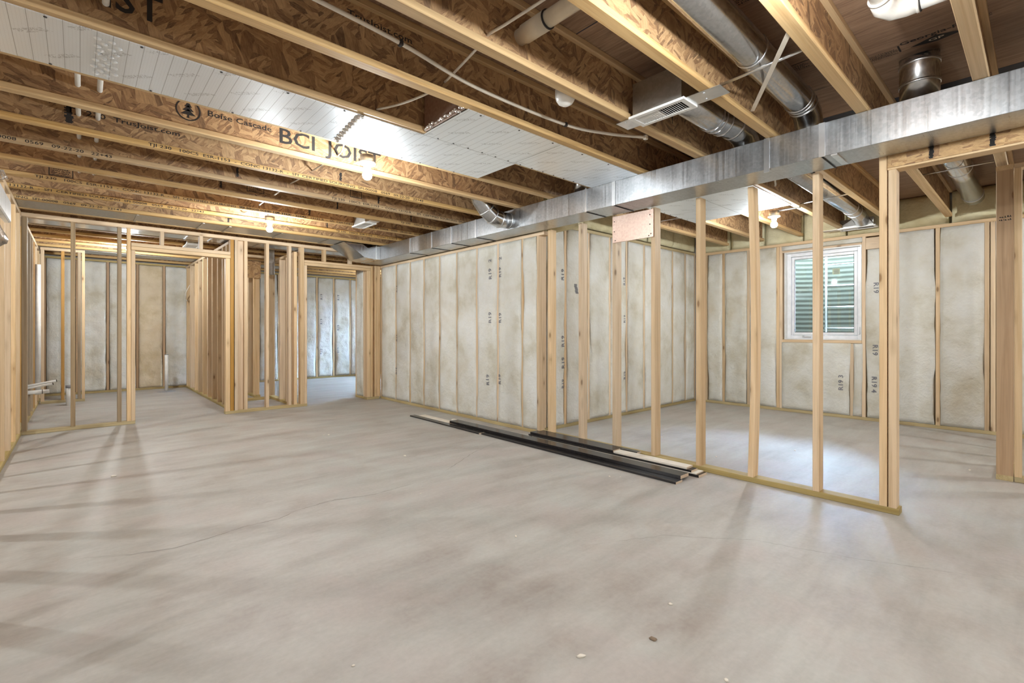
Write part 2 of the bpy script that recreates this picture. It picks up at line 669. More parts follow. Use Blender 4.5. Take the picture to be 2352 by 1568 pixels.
bm = bmesh.new()
box(bm, -4.6, 7.4, -3.6, 11.4, -0.12, 0.0)
crack_strip(bm, [(0.02, 3.07), (0.18, 2.97), (0.35, 2.91), (0.50, 2.93), (0.675, 2.965), (0.85, 2.955), (0.97, 3.02), (1.19, 3.05), (1.45, 2.97), (1.84, 3.01)], 0.0026, 1)
crack_strip(bm, [(2.10, 3.10), (2.34, 3.24), (2.59, 3.39), (3.0, 3.56)], 0.0018, 2)
crack_strip(bm, [(1.9, 1.55), (2.3, 1.35), (2.6, 1.0), (2.75, 0.6), (3.0, 0.1)], 0.0012, 3)
structure(obj('floor', bm, ['slab', 'crack']))

bm = bmesh.new()
box(bm, -4.6, 7.4, -3.6, 11.4, ZS, ZS + 0.02)
for x in (-2.2, 1.9, 3.985):
    box(bm, x, x + 0.006, -3.6, 3.7, ZS - 0.0008, ZS, 2)
box(bm, 3.99, 4.13, -3.6, 1.9, ZS - 0.001, ZS, 2)


def on_ceiling(x0, y0, ang):
    # writing that reads from below
    c, s_ = math.cos(ang), math.sin(ang)
    return lambda x, y: Vector((x0 + x * c + y * s_, y0 + x * s_ - y * c, ZS - 0.0012))


A_ = -math.pi / 2
text(bm, 'Georgia-Pacific', on_ceiling(3.275, 0.515, A_), 0.034, 1.2, 1)


def smudge_print(bm, fn, rows, length, h, seed, mi=1, pitch=1.35):
    """rows of small blurred ink marks, too worn to read"""
    rnd = random.Random(seed)
    for q in range(rows):
        x = rnd.uniform(0, 0.15) * length
        end = length * rnd.uniform(0.75, 1.0)
        while x < end:
            w = h * rnd.uniform(0.35, 0.9)
            y = q * h * pitch + rnd.uniform(-0.12, 0.12) * h
            hh = h * rnd.uniform(0.5, 1.0)
            bm.faces.new([bm.verts.new(fn(a, b)) for a, b in ((x, y), (x + w * 0.55, y), (x + w * 0.62, y + hh), (x + w * 0.1, y + hh))]).material_index = mi
            if rnd.random() < 0.6:
                bm.faces.new([bm.verts.new(fn(a, b)) for a, b in ((x, y), (x + w, y + 0.02 * h), (x + w, y + h * 0.3), (x, y + h * 0.25))]).material_index = mi
            x += w * rnd.uniform(1.0, 1.5)


smudge_print(bm, on_ceiling(3.35, 0.665, A_), 5, 0.135, 0.010, 1)
box(bm, 3.27, 3.345, 0.518, 0.526, ZS - 0.001, ZS, 1)


def diamond(cx, cy, hx, hy, mi=1):
    v = [bm.verts.new((cx + a, cy + b, ZS - 0.0012)) for a, b in ((0, -hy), (hx * 0.5, 0), (0, hy), (-hx, 0))]
    bm.faces.new(v).material_index = mi


diamond(3.335, 0.37, 0.05, 0.11)
text(bm, 'GP', lambda x, y: on_ceiling(3.335, 0.405, A_)(x, y) - Vector((0, 0, 0.0006)), 0.024, 1.5, 3)
for (tx, ty) in ((2.30, 0.98), (3.13, 1.05), (2.55, 1.95), (4.9, 0.62), (1.35, 2.0), (1.0, 0.45)):
    smudge_print(bm, on_ceiling(tx, ty, A_), 4, 0.15, 0.012, int(tx * 100))
    box(bm, tx - 0.075, tx - 0.071, ty - 0.18, ty + 0.03, ZS - 0.0012, ZS, 1)
structure(obj('ceiling', bm, ['subfloor', 'ink', 'navy', 'cream']))

for nm, b in (('wall_left', (-4.6, -4.45, -3.6, 11.4)), ('wall_back', (-4.45, 7.4, -3.6, -3.45))):
    bm = bmesh.new()
    box(bm, b[0], b[1], b[2], b[3], 0.0, ZS)
    structure(obj(nm, bm, 'foundation'))


# ------------------------------------------------------------------ insulation batts
def batt(parent, o, u, n, w, h, seed, bulge=0.022, texts=(), name='insulation_batt', ragged=0.012, nx=10, over=0.011, mat=None, rug=1.0):
    """o: lower corner of the bay at the stud face, u: along the wall, n: out into the room"""
    o, u, n = Vector(o), Vector(u), Vector(n)
    sd = seed * 7.31

    def edge(side, v):
        a = noise.noise(Vector((v * 1.7 * h, side * 5.1, sd)))
        b = noise.noise(Vector((v * 6.0 * h, side * 3.3, sd + 9)))
        return max(-over, min(0.030, -over * 0.9 + (a + 0.12) * ragged * 2.6 + b * ragged * 0.9))

    def depth(x, v):
        z = v * h
        e = max(0.0, 1 - abs(2 * x - 1) ** 5)
        ev = max(0.0, 1 - abs(2 * v - 1) ** 26)
        p = Vector((x * w * 3.0, z * 2.4, sd))
        q = Vector((x * w * 10.0, z * 9.0, sd + 4))
        q2 = Vector((x * w * 26.0, z * 24.0, sd + 14))
        return 0.0015 + (bulge * (0.55 + 0.45 * noise.noise(p))) * (e * ev) ** 0.5 + rug * (0.010 * noise.noise(q) + 0.0035 * noise.noise(q2)) * e

    nz = max(6, int(h / 0.04))
    bm = bmesh.new()
    rows = []
    for j in range(nz + 1):
        v = j / nz
        l = edge(1, v)
        r = w - edge(2, v)
        rows.append([bm.verts.new(u * (l + (r - l) * i / nx) + Vector((0, 0, v * h)) + n * depth(i / nx, v)) for i in range(nx + 1)])
    for j in range(nz):
        for i in range(nx):
            f = bm.faces.new((rows[j][i], rows[j][i + 1], rows[j + 1][i + 1], rows[j + 1][i]))
            f.smooth = True
    # back and sides, so the batt has its thickness
    t = 0.075
    back = [[bm.verts.new(r[k].co - n * (r[k].co.dot(n) + t)) for k in (0, nx)] for r in (rows[0], rows[-1])]
    flip = u.cross(Vector((0, 0, 1))).dot(n) < 0
    bm.faces.new([r[0] for r in rows] + [back[1][0], back[0][0]])
    bm.faces.new([r[nx] for r in rows] + [back[1][1], back[0][1]])
    bm.faces.new(rows[0] + [back[0][1], back[0][0]])
    bm.faces.new(rows[-1] + [back[1][1], back[1][0]])
    bm.faces.new((back[0][0], back[0][1], back[1][1], back[1][0]))
    bmesh.ops.recalc_face_normals(bm, faces=bm.faces)
    for (s_, ux, vz, size, up) in texts:
        # printed sideways, reading upwards or downwards
        k = 1 if up else -1

        def fn(x, y, ux=ux, vz=vz, k=k):
            xx = ux - k * y
            zz = vz + k * x
            return u * xx + Vector((0, 0, zz)) + n * (depth(min(1, max(0, xx / w)), min(1, max(0, zz / h))) + 0.004)
        text(bm, s_, fn, size, 1.15, 1)
    ob = obj(name, bm, [mat or ('batt_yellow' if bulge > 0.04 else 'batt'), 'ink_grey'], None, loc=o)
    if parent is not None:
        local(ob, parent)
    return ob


# ------------------------------------------------------------------ framed walls
def wall_y(root, face, y0, y1, studs, ztop, z0=T, into=1, batts=(), plate='treated', top=True, double=False, mats=None, dep=D, bottom=True, seed=0, btexts=None, bulge=0.022, topmat='pine', over=0.011):
    """a wall along y whose room face is the plane x = face; into = +1 when its depth runs to +x"""
    xa, xb = sorted((face, face + into * dep))
    if bottom:
        lumber('bottom_plate', root, xa, xb, y0, y1, 0, T, 'Y', plate)
    if top:
        lumber('top_plate', root, xa, xb, y0, y1, ztop - T, ztop, 'Y', topmat)
        if double:
            lumber('top_plate', root, xa, xb, y0, y1, ztop - 2 * T, ztop - T, 'Y', topmat)
    zt = ztop - (T if top else 0) - (T if double else 0)
    for i, c in enumerate(studs):
        lumber('stud', root, xa, xb, c - T / 2, c + T / 2, z0, zt, 'Z', (mats or {}).get(i, 'pine'))
    for k, (a, b) in enumerate(batts):
        if into > 0:
            batt(root, (face, b, z0 + 0.002), (0, -1, 0), (-1, 0, 0), b - a, zt - z0 - 0.004, seed + k, texts=(btexts or {}).get(k, ()), bulge=bulge, over=over)
        else:
            batt(root, (face, a, z0 + 0.002), (0, 1, 0), (1, 0, 0), b - a, zt - z0 - 0.004, seed + k, bulge=bulge)


def wall_x(root, face, x0, x1, studs, ztop, z0=T, into=1, batts=(), plate='treated', top=True, mats=None, dep=D, bottom=True, seed=0, btexts=None, bulge=0.022, topmat='pine', over=0.004):
    ya, yb = sorted((face, face + into * dep))
    if bottom:
        lumber('bottom_plate', root, x0, x1, ya, yb, 0, T, 'X', plate)
    if top:
        lumber('top_plate', root, x0, x1, ya, yb, ztop - T, ztop, 'X', topmat)
    zt = ztop - (T if top else 0)
    for i, c in enumerate(studs):
        lumber('stud', root, c - T / 2, c + T / 2, ya, yb, z0, zt, 'Z', (mats or {}).get(i, 'pine'))
    for k, (a, b) in enumerate(batts):
        batt(root, (a, face, z0 + 0.002), (1, 0, 0), (0, -1, 0), b - a, zt - z0 - 0.004, seed + k, texts=(btexts or {}).get(k, ()), bulge=bulge, over=over)


def bays(studs):
    s = sorted(studs)
    return [(a + T / 2 + 0.001, b - T / 2 - 0.001) for a, b in zip(s, s[1:]) if b - a > 0.09]


def R(s_, ux, vz, size=0.05, up=True):
    return (s_, ux, vz, size, up)


# open stud wall beside the trim pile
r = thing('open_stud_wall', 'row of bare pine studs on a treated plate under the main metal duct', 'stud wall', loc=(3.57, 2.0, 0))
lumber('bottom_plate', r, 3.57, 3.57 + D, 0.565, 3.44, 0, T, 'Y', 'treated')
for c, top, m, bow in ((3.388, 2.118, 'pine', 0), (2.98, 2.118, 'pine', 0), (2.585, 2.118, 'pine', 0), (2.19, 2.118, 'pine', 0), (1.795, 2.118, 'pine', 0),
                       (1.405, 2.118, 'pine', 0.0), (0.993, 2.118, 'pine', 0), (0.640, 2.165, 'pine', 0), (0.596, 2.042, 'pine', 0)):
    b = -0.022 if c == 1.405 else 0
    lumber('stud', r, 3.57, 3.57 + D, c - T / 2, c + T / 2, T, top, 'Z', m, bow=b)

# insulated partition (the long white wall), face x = 3.57
r = thing('insulated_partition_wall', 'long white insulated stud wall behind the metal duct, facing the open room', 'insulated wall', loc=(3.57, 5.3, 0))
st = [7.06, 6.59, 6.167, 5.788, 5.40, 5.00, 4.59, 4.20, 3.785, 3.552]
bt = bays(st)
bt = sorted(bt)
# bay k runs from low y to high y; batt u runs from high y to low y
tx = {}
for k, (a, b) in enumerate(bt):
    L = []
    if a < 4.30 < b:
        L = [R('R19', b - 4.30, 1.64), R('2', b - 4.30, 1.84), R('R19', b - 4.30, 1.13), R('R19', b - 4.34, 0.40)]
    if a < 4.13 < b:
        L = [R('R19', b - 4.125, 1.65, 0.045), R('2', b - 4.125, 1.85, 0.045), R('R19', b - 4.125, 1.13, 0.045), R('R19', b - 4.135, 0.43, 0.045)]
    if a < 6.52 < b:
        L = [R('R19', b - 6.52, 1.62, 0.04), R('R19', b - 6.53, 0.88, 0.04), R('R19', b - 6.55, 0.38, 0.04)]
    tx[k] = L
wall_y(r, 3.57, 3.46, 7.10, st, 2.118, batts=bt, seed=10, btexts=tx, bulge=0.016)

# rim insulation above that wall, between the joists
r = thing('rim_insulation', 'yellowish loose insulation stuffed between the joists above the long white wall', 'insulation', loc=(3.62, 5.0, 2.2))
for k in range(8):
    y0 = 3.12 + 0.4792 * k
    batt(r, (3.70, y0 + 0.43, 2.13), (0, -1, 0), (-1, 0, 0), 0.43, 0.475, 70 + k, 0.05, nx=8)

# left side wall of the far room, face y = 3.59
r = thing('insulated_side_wall', 'white insulated stud wall on the left side of the window room', 'insulated wall', loc=(5.3, 3.59, 0))
st = [3.72, 4.05, 4.46, 4.87, 5.23, 5.63, 5.99, 6.37, 6.74, 7.03]
bt = bays(st)
tx = {0: [R('R19', 0.27, 1.60, 0.05), R('R19', 0.275, 0.62, 0.05), R('R19', 0.275, 0.86, 0.05), R('R19', 0.27, 0.40, 0.04)],
      3: [R('R19', 0.29, 1.62, 0.04), R('R19', 0.29, 1.14, 0.04), R('R19', 0.29, 0.42, 0.04)]}
wall_x(r, 3.59, 3.67, 7.05, st, 2.275, batts=bt, seed=30, btexts=tx, topmat='treated')
for k, x in enumerate((3.70, 4.40, 5.10, 5.80, 6.45)):
    batt(r, (x, 3.63, 2.30), (1, 0, 0), (0, -1, 0), 0.66, 0.31, 50 + k, 0.05, nx=10, name='rim_batt', ragged=0.004)

# right outer wall with the window, face x = 7.05  (the setting)
r = thing('wall_right', '', '')
del r['label'], r['category']
structure(r)
bm = bmesh.new()
for (a, b, c, d) in ((-3.6, 1.47, 0, ZS), (2.34, 3.75, 0, ZS), (1.47, 2.34, 0, 0.965), (1.47, 2.34, 2.14, ZS)):
    box(bm, 7.20, 7.40, a, b, c, d)
obj('foundation', bm, 'foundation', r)
lumber('bottom_plate', r, 7.05, 7.05 + 0.14, -3.4, 3.58, 0, T, 'Y', 'treated')
lumber('top_plate', r, 7.05, 7.05 + 0.14, -3.4, 3.58, 2.22, 2.258, 'Y', 'pine')
ST = [3.42, 3.153, 2.80, 2.414, 2.374, 1.452, 1.15, 0.777, 0.39, 0.345, -0.05, -0.45, -0.85, -1.25, -1.65, -2.05, -2.45, -2.85, -3.25]
for c in ST:
    lumber('stud', r, 7.05, 7.19, c - T / 2, c + T / 2, T, 2.22, 'Z', 'pine')
lumber('stud', r, 7.05, 7.19, 1.554, 1.592, T, 0.925, 'Z', 'pine')
lumber('window_sill_plate', r, 7.05, 7.19, 1.472, 2.354, 0.928, 0.966, 'Y', 'pine')
lumber('window_header', r, 7.05, 7.19, 1.472, 2.354, 2.128, 2.158, 'Y', 'pine')
lumber('blocking', r, 7.06, 7.10, 2.434, 2.780, 2.065, 2.205, 'Y', 'pine')
lumber('blocking', r, 7.06, 7.10, 1.170, 1.432, 2.065, 2.205, 'Y', 'pine')
cells = bays(ST)
for k, (a, b) in enumerate(cells):
    L, z1 = [], 2.218
    if a < 1.9 < b:
        continue
    if (b < 2.78 and a > 2.42) or (a > 1.16 and b < 1.44):
        z1 = 2.06
    if a > 1.16 and b < 1.44:
        L = [R('R19', b - 1.35, 1.62, 0.05, False), R('R19', b - 1.36, 0.88, 0.05, False), R('R19 4', b - 1.37, 0.50, 0.05, False)]
    batt(r, (7.05, b, T + 0.002), (0, -1, 0), (-1, 0, 0), b - a, z1 - T - 0.002, 90 + k, texts=L, bulge=0.026, over=0.001)
batt(r, (7.05, 2.354, T + 0.002), (0, -1, 0), (-1, 0, 0), 2.354 - 1.594, 0.925 - T, 130, texts=[R('R19 3', 2.354 - 1.66, 0.30, 0.05)], nx=14)
batt(r, (7.05, 1.552, T + 0.002), (0, -1, 0), (-1, 0, 0), 0.08, 0.885, 131, nx=4, bulge=0.03)
batt(r, (7.05, 2.354, 2.160), (0, -1, 0), (-1, 0, 0), 0.88, 0.058, 132, nx=14, ragged=0.003)
JY = [0.203 + 0.4792 * k for k in range(-8, 23)]
for k in range(-8, 7):
    y0 = 0.203 + 0.4792 * k
    batt(r, (7.12, y0 + 0.46, 2.262), (0, -1, 0), (-1, 0, 0), 0.44, 0.352, 140 + k, 0.07, nx=8, name='rim_batt', ragged=0.004)

# far outer wall, face y = 11  (the setting)
r = thing('wall_far', '', '')
del r['label'], r['category']
structure(r)
bm = bmesh.new()
box(bm, -4.6, 7.4, 11.15, 11.4, 0, ZS)
obj('foundation', bm, 'foundation', r)
lumber('bottom_plate', r, -0.45, 7.0, 11.0, 11.089, 0, T, 'X', 'treated')
lumber('top_plate', r, -0.45, 7.0, 11.0, 11.089, 2.285, 2.318, 'X', 'treated')
ST = [-0.43, -0.03, 0.367, 0.777, 1.172, 1.575, 1.98, 2.38, 2.787, 3.18, 3.60, 3.985, 4.37, 4.76, 5.16, 5.56, 5.96, 6.36, 6.76]
for c in ST:
    lumber('stud', r, c - T / 2, c + T / 2, 11.0, 11.089, T, 2.285, 'Z', 'pine_brown' if c < 2 else 'pine')
for k, (a, b) in enumerate(bays(ST)):
    L = []
    if a < 4.08 < b:
        L = [R('R19', 4.10 - a, 1.74, 0.05), R('R19', 4.10 - a, 1.18, 0.05), R('R19', 4.10 - a, 0.50, 0.05)]
    if a < 4.475 < b:
        L = [R('R19', 4.49 - a, 1.74, 0.05), R('R19', 4.49 - a, 1.04, 0.05), R('R19', 4.49 - a, 0.52, 0.05)]
    batt(r, (a, 11.0, T + 0.002), (1, 0, 0), (0, -1, 0), b - a, 2.24, 170 + k, texts=L, over=-0.004, mat='batt_brown' if a < 0.95 < b else None, rug=2.2, bulge=0.03)

# wall closing the far right bay, with a second window that lights it
r = thing('wall_east', '', '')
del r['label'], r['category']
structure(r)
bm = bmesh.new()
for (a, b, c, d) in ((3.75, 8.6, 0, ZS), (10.2, 11.15, 0, ZS), (8.6, 10.2, 0, 0.9), (8.6, 10.2, 2.15, ZS)):
    box(bm, 7.20, 7.40, a, b, c, d)
obj('foundation', bm, 'foundation', r)
bm = bmesh.new()
box(bm, 3.68, 7.2, 7.20, 7.30, 0, ZS)
structure(obj('wall_inner', bm, 'foundation'))

# left wall of bare studs, face x = -0.45
r = thing('left_stud_wall', 'bare pine stud wall running along the left edge of the room', 'stud wall', loc=(-0.45, 5.0, 0))
st = [6.979 - 0.455 * k for k in range(0, 12)]
wall_y(r, -0.45, 1.2, 7.08, st, 2.315, into=-1)
r = thing('bath_side_stud_wall', 'brown stud wall on the left side of the small plumbed room', 'stud wall', loc=(-0.45, 9.0, 0))
st = [7.83, 8.36, 8.80, 9.13, 9.57, 10.07, 10.45, 10.85]
wall_y(r, -0.45, 7.19, 10.98, st, 2.315, into=-1, mats={0: 'pine_gold', 1: 'pine_grey', 3: 'pine_gold', 2: 'pine_grey'})
bm = bmesh.new()
box(bm, -0.60, -0.56, 1.2, 11.0, 0.0, 2.315)

# wall across the end of the room, face y = 7.09
r = thing('end_stud_wall', 'bare stud wall across the far end of the room, with two door openings', 'stud wall', loc=(1.5, 7.09, 0))
lumber('bottom_plate', r, -0.45, 0.482, 7.09, 7.09 + D, 0, T, 'X', 'treated')
lumber('bottom_plate', r, 1.40, 2.43, 7.09, 7.09 + D, 0, T, 'X', 'treated')
lumber('bottom_plate', r, 3.34, 3.55, 7.09, 7.09 + D, 0, T, 'X', 'treated')
lumber('top_plate', r, -0.45, 3.56, 7.09, 7.09 + D, 2.272, 2.315, 'X', 'pine')
zt = 2.272
for x0, x1, z1, m in ((-0.45, -0.407, zt, 'pine_grey'), (-0.074, -0.035, zt, 'pine_grey'), (0.321, 0.358, zt, 'pine_grey'), (0.405, 0.442, zt, 'pine'), (0.444, 0.482, 2.02, 'pine'),
                      (1.404, 1.455, 2.035, 'pine'), (1.458, 1.499, zt, 'pine_gold'), (1.507, 1.545, zt, 'pine'), (1.620, 1.660, zt, 'pine'), (1.886, 1.924, zt, 'pine'),
                      (2.178, 2.216, zt, 'pine'), (2.250, 2.292, 2.20, 'pine'), (2.335, 2.389, zt, 'pine'), (2.391, 2.429, 2.02, 'pine'),
                      (3.345, 3.40, 2.02, 'pine'), (3.403, 3.441, 2.10, 'pine'), (3.47, 3.508, 2.11, 'pine'), (3.512, 3.569, 2.11, 'pine')):
    lumber('stud', r, x0, x1, 7.09, 7.09 + D, T, z1, 'Z', m)
lumber('wide_stud', r, 1.548, 1.618, 7.14, 7.178, T, zt, 'Z', 'pine')
for z in (2.022, 2.066):
    lumber('header', r, 0.444, 1.455, 7.075, 7.09 + D, z, z + 0.042, 'X', 'pine')
lumber('header', r, 2.391, 3.40, 7.09, 7.09 + D, 2.022, 2.060, 'X', 'pine')
lumber('header', r, 2.391, 3.40, 7.09, 7.09 + D, 2.062, 2.098, 'X', 'pine')
for x in (0.718, 1.116):
    lumber('cripple_stud', r, x, x + T, 7.09, 7.09 + D, 2.109, zt, 'Z', 'pine')
for x in (2.665, 3.06):
    lumber('cripple_stud', r, x, x + T, 7.09, 7.09 + D, 2.099, zt, 'Z', 'pine')

r = thing('hall_stud_wall', 'long bare stud wall between the plumbed room and the framed shaft', 'stud wall', loc=(1.5, 9.0, 0))
st = [7.56, 7.80, 8.11, 8.50, 8.85, 9.25, 9.63, 9.97, 10.45, 10.85]
wall_y(r, 1.50, 7.42, 10.98, st, 2.30)

r = thing('shaft_side_wall', 'short stud wall forming the right side of the framed shaft', 'stud wall', loc=(2.29, 8.0, 0))
wall_y(r, 2.26, 7.20, 8.42, [7.50, 7.80, 8.36], 2.20)
r = thing('shaft_back_wall', 'short low-plated stud wall closing the back of the framed shaft', 'stud wall', loc=(1.9, 8.2, 0))
wall_x(r, 8.20, 1.62, 2.24, [1.66, 2.20], 2.26)
r = thing('passage_stud_wall', 'narrow stud wall section standing behind the framed shaft', 'stud wall', loc=(2.3, 8.8, 0))
wall_y(r, 2.10, 8.55, 9.3, [8.62, 8.95, 9.25], 2.20)
bm = bmesh.new()
box(bm, 1.93, 2.18, 8.50, 8.512, 1.93, 2.20)
tag(obj('strand_board_panel', bm, 'osb_header'), 'small square of strand board high inside the framed shaft', 'panel')
bm = bmesh.new()
box(bm, 2.16, 2.25, 8.0, 8.16, 1.95, 2.36, 0, 0.004)
tag(obj('return_duct', bm, 'galv_round'), 'small dark metal duct box high in the framed shaft', 'duct')

r = thing('closet_stud_wall', 'short stud wall with light end stud in the far corner of the plumbed room', 'stud wall', loc=(-0.2, 9.9, 0))
wall_x(r, 9.88, -0.43, 0.06, [-0.41, -0.19, -0.005, 0.041], 2.315, mats={1: 'pine_gold', 2: 'pine_grey'})

r = thing('jamb_return_wall', 'short wall stub with insulation beside the far doorway, left of the white wall', 'stud wall', loc=(3.4, 7.3, 0))
wall_y(r, 3.345, 7.20, 7.52, [7.22, 7.50], 2.10, into=1, batts=[(7.24, 7.48)], seed=160)

# wall corner at the right edge of the picture
r = thing('corner_stud_wall', 'framed wall corner with a wide brown end stud at the right edge', 'stud wall', loc=(4.98, 0.1, 0))
lumber('bottom_plate', r, 4.98, 7.04, 0.14, 0.14 + D, 0, T, 'X', 'treated')
lumber('top_plate', r, 4.98, 7.04, 0.14, 0.14 + D, 2.25, 2.285, 'X', 'pine')
lumber('end_stud', r, 4.98, 5.018, 0.14, 0.228, T, 2.25, 'Z', 'pine_brown')
for x in (5.45, 5.85, 6.25, 6.65):
    lumber('stud', r, x, x + T, 0.14, 0.228, T, 2.25, 'Z', 'pine')
lumber('bottom_plate', r, 4.98, 5.069, -3.4, 0.136, 0, T, 'Y', 'treated')
lumber('top_plate', r, 4.98, 5.069, -3.4, 0.136, 2.25, 2.285, 'Y', 'pine')
for k in range(8):
    lumber('stud', r, 4.98, 5.069, 0.098 - 0.406 * k, 0.136 - 0.406 * k, T, 2.25, 'Z', 'pine')
bm = bmesh.new()
smudge_print(bm, lambda x, y: Vector((4.979, 0.222 - x, 1.885 + y)), 2, 0.078, 0.014, 77, 0, 1.5)
local(obj('grade_stamp', bm, 'ink', None), r)

# header over the opening on the right
r = thing('header_beam', 'strand board header beam above the wide opening, under the metal duct', 'beam', loc=(3.58, 0.0, 2.04))
bm = bmesh.new()
box(bm, 3.565, 3.584, -1.2, 0.618, 2.052, 2.142)
for y in (0.42, 0.175, -0.1):
    rnd = random.Random(int(y * 100) + 7)
    for q in range(16):
        box(bm, 3.5640, 3.5652, y - 0.006 - rnd.random() * 0.007, y + 0.006 + rnd.random() * 0.007, 2.058 + q * 0.0055, 2.066 + q * 0.0055, 1)
local(obj('strand_board_face', bm, ['osb_header', 'ink']), r)
lumber('bottom_board', r, 3.565, 3.659, -1.2, 0.618, 2.040, 2.051, 'Y', 'pine', ch=0.001)
lumber('core_board', r, 3.586, 3.659, -1.2, 0.618, 2.052, 2.142, 'Y', 'pine')
lumber('top_board', r, 3.56, 3.659, -1.2, 0.618, 2.143, 2.166, 'Y', 'pine')


# ------------------------------------------------------------------ floor joists
FL = 'TJI 230   100CS  ESR-1153  -  CONC 13132-R  -  SFI  CERTIFIED SOURCING  SFI-00008   0569   09-22-20   22+43'
names = {
    -2: 'floor joist passing over the wall corner at the right edge',
    -1: 'floor joist over the wide opening, right of the white pipe elbow',
    0: 'yellow floor joist beside the vertical vent stub on the duct',
    1: 'floor joist between the long round duct and the vent stub',
    2: 'floor joist carrying the right end of the ceiling register plate',
    3: 'floor joist carrying the left end of the ceiling register plate',
    4: 'floor joist along the upper edge of the wide foil panning',
    5: 'floor joist with big black JOIST lettering above the long foil sheet',
    6: 'floor joist along the lower edge of the long foil sheet',
    7: 'floor joist with BCI JOIST lettering behind the lit bulb nearest the foil',
    8: 'floor joist marked TrusJoist.com, just beyond the joist behind the nearer bulb',
    9: 'floor joist with lot numbers on its flange, second beyond the nearer bulb',
    10: 'floor joist crossing midway between the two lit bulbs of the main room',
    11: 'floor joist with a square stamp near the left wall',
    12: 'floor joist directly behind the farther lit bulb',
    13: 'floor joist on the near side of the grey metal panned bay',
    14: 'floor joist on the far side of the grey metal panned bay, before the end wall',
}


def web_text(bm, yy, specs):
    for s_, x, z, h, xs in specs:
        text(bm, s_, lambda a, b, x=x, z=z: Vector((x + a, yy, z + b)), h, xs, 1)


def smear(bm, x, y, z0, z1, w, seed):
    rnd = random.Random(seed)
    n = 14
    for i in range(n):
        z = z0 + (z1 - z0) * i / n
        a, b = w * (0.4 + rnd.random() * 0.6), w * (0.4 + rnd.random() * 0.6)
        q = [(x - a, z), (x + b, z), (x + b, z + (z1 - z0) / n), (x - a, z + (z1 - z0) / n)]
        bm.faces.new([bm.verts.new((px_, y, pz_)) for px_, pz_ in q]).material_index = 1


def stamp(bm, x, y, z, w, h):
    t = 0.006
    for (a, b, c, d) in ((x, x + w, z, z + t), (x, x + w, z + h - t, z + h), (x, x + t, z, z + h), (x + w - t, x + w, z, z + h)):
        bm.faces.new([bm.verts.new(p) for p in ((a, y, c), (b, y, c), (b, y, d), (a, y, d))]).material_index = 1
    smudge_print(bm, lambda a, b: Vector((x + 0.012 + a, y, z + h * 0.12 + b)), 4, w - 0.03, h * 0.15, int(x * 100) + 500)


def joist(k, x0, x1, starts=(), wspecs=(), smears=(), stamps=()):
    y = 0.203 + 0.4792 * k
    label = names.get(k)
    if k > 14:
        label = '%s dark floor joist beyond the end stud wall' % ('first', 'second', 'third', 'fourth', 'fifth', 'sixth', 'seventh', 'last')[k - 15]
        r = thing('floor_joist', label, 'joist', 'floor joists beyond the end wall', loc=(x0, y, ZJ))
    elif k < -2:
        label = 'floor joist %s behind the wall corner, out of the picture' % ('first' if k == -3 else 'second')
        r = thing('floor_joist', label, 'joist', 'floor joists behind the camera', loc=(x0, y, ZJ))
    else:
        r = thing('floor_joist', label, 'joist', 'floor joists of the main ceiling', loc=(x0, y, ZJ))
    fw, fh = 0.0295, 0.034
    o = lumber('bottom_flange', r, x0, x1, y - fw, y + fw, ZJ, ZJ + fh, 'X', 'flange')
    lumber('top_flange', r, x0, x1, y - fw, y + fw, ZS - fh, ZS - 0.0005, 'X', 'flange')
    if starts:
        me = o.data.copy()
        o.data = me
        bm = bmesh.new()
        bm.from_mesh(me)
        for sx_ in starts:
            s_, sx = sx_
            # local z runs along world x, local x runs down world z, local y = world y
            def fn(a, b, sx=sx):
                return Vector((-(b - 0.0115), -fw - 0.0006, sx - x0 + a))
            text(bm, s_, fn, 0.0205, 1.53, 1)
        bm.to_mesh(me)
        bm.free()
        me.materials.append(M['ink'])
    bm = bmesh.new()
    box(bm, x0, x1, y - 0.005, y + 0.005, ZJ + fh, ZS - fh)
    yy = y - 0.0056
    web_text(bm, yy, wspecs)
    for i, (sx, z0, z1, w) in enumerate(smears):
        smear(bm, sx, yy, z0, z1, w, k * 10 + i)
    for s4 in stamps:
        stamp(bm, s4[0], yy, s4[1], s4[2], s4[3])
    web = obj('web', bm, ['osb_web', 'ink'])
    local(web, r)
    return r


XR = 7.0
joist(-4, -4.4, XR)
joist(-3, -4.4, XR)
joist(-2, -4.4, XR)
joist(-1, -4.4, XR)
joist(0, -4.4, XR)
joist(1, -4.4, XR)
joist(2, -4.4, XR)
joist(3, -4.4, XR, smears=[(2.9, 2.45, 2.56, 0.006)])
joist(4, -4.4, XR, wspecs=[('TrusJoist.com', 0.9, 2.52, 0.03, 1.4)])
joist(5, -4.4, XR, wspecs=[('JOIST', -0.10, 2.43, 0.115, 0.95)])
joist(6, -4.4, XR, wspecs=[('JOIST', 4.20, 2.43, 0.10, 1.3)], smears=[(0.72, 2.37, 2.46, 0.008)])
joist(7, -4.4, 3.66, wspecs=[('BCI', 1.02, 2.395, 0.105, 1.15), ('JOIST', 1.36, 2.395, 0.105, 1.2), ('Boise Cascade', 0.60, 2.452, 0.035, 1.3)])
joist(8, -4.4, 3.66, [(FL, 0.34), (FL, -2.6)], [('TJI 230  TrusJoist.com', -0.06, 2.44, 0.030, 1.5), ('TJI 230  TrusJoist.com', 2.05, 2.51, 0.030, 1.5)], [(0.0 - 0.05, 2.37, 2.48, 0.022), (1.66, 2.37, 2.44, 0.014)])
joist(9, -4.4, 3.66, [(FL, -1.95), (FL, 1.76)], [], [(0.98, 2.37, 2.45, 0.012), (2.25, 2.37, 2.44, 0.012)], [(1.95, 2.385, 0.12, 0.07)])
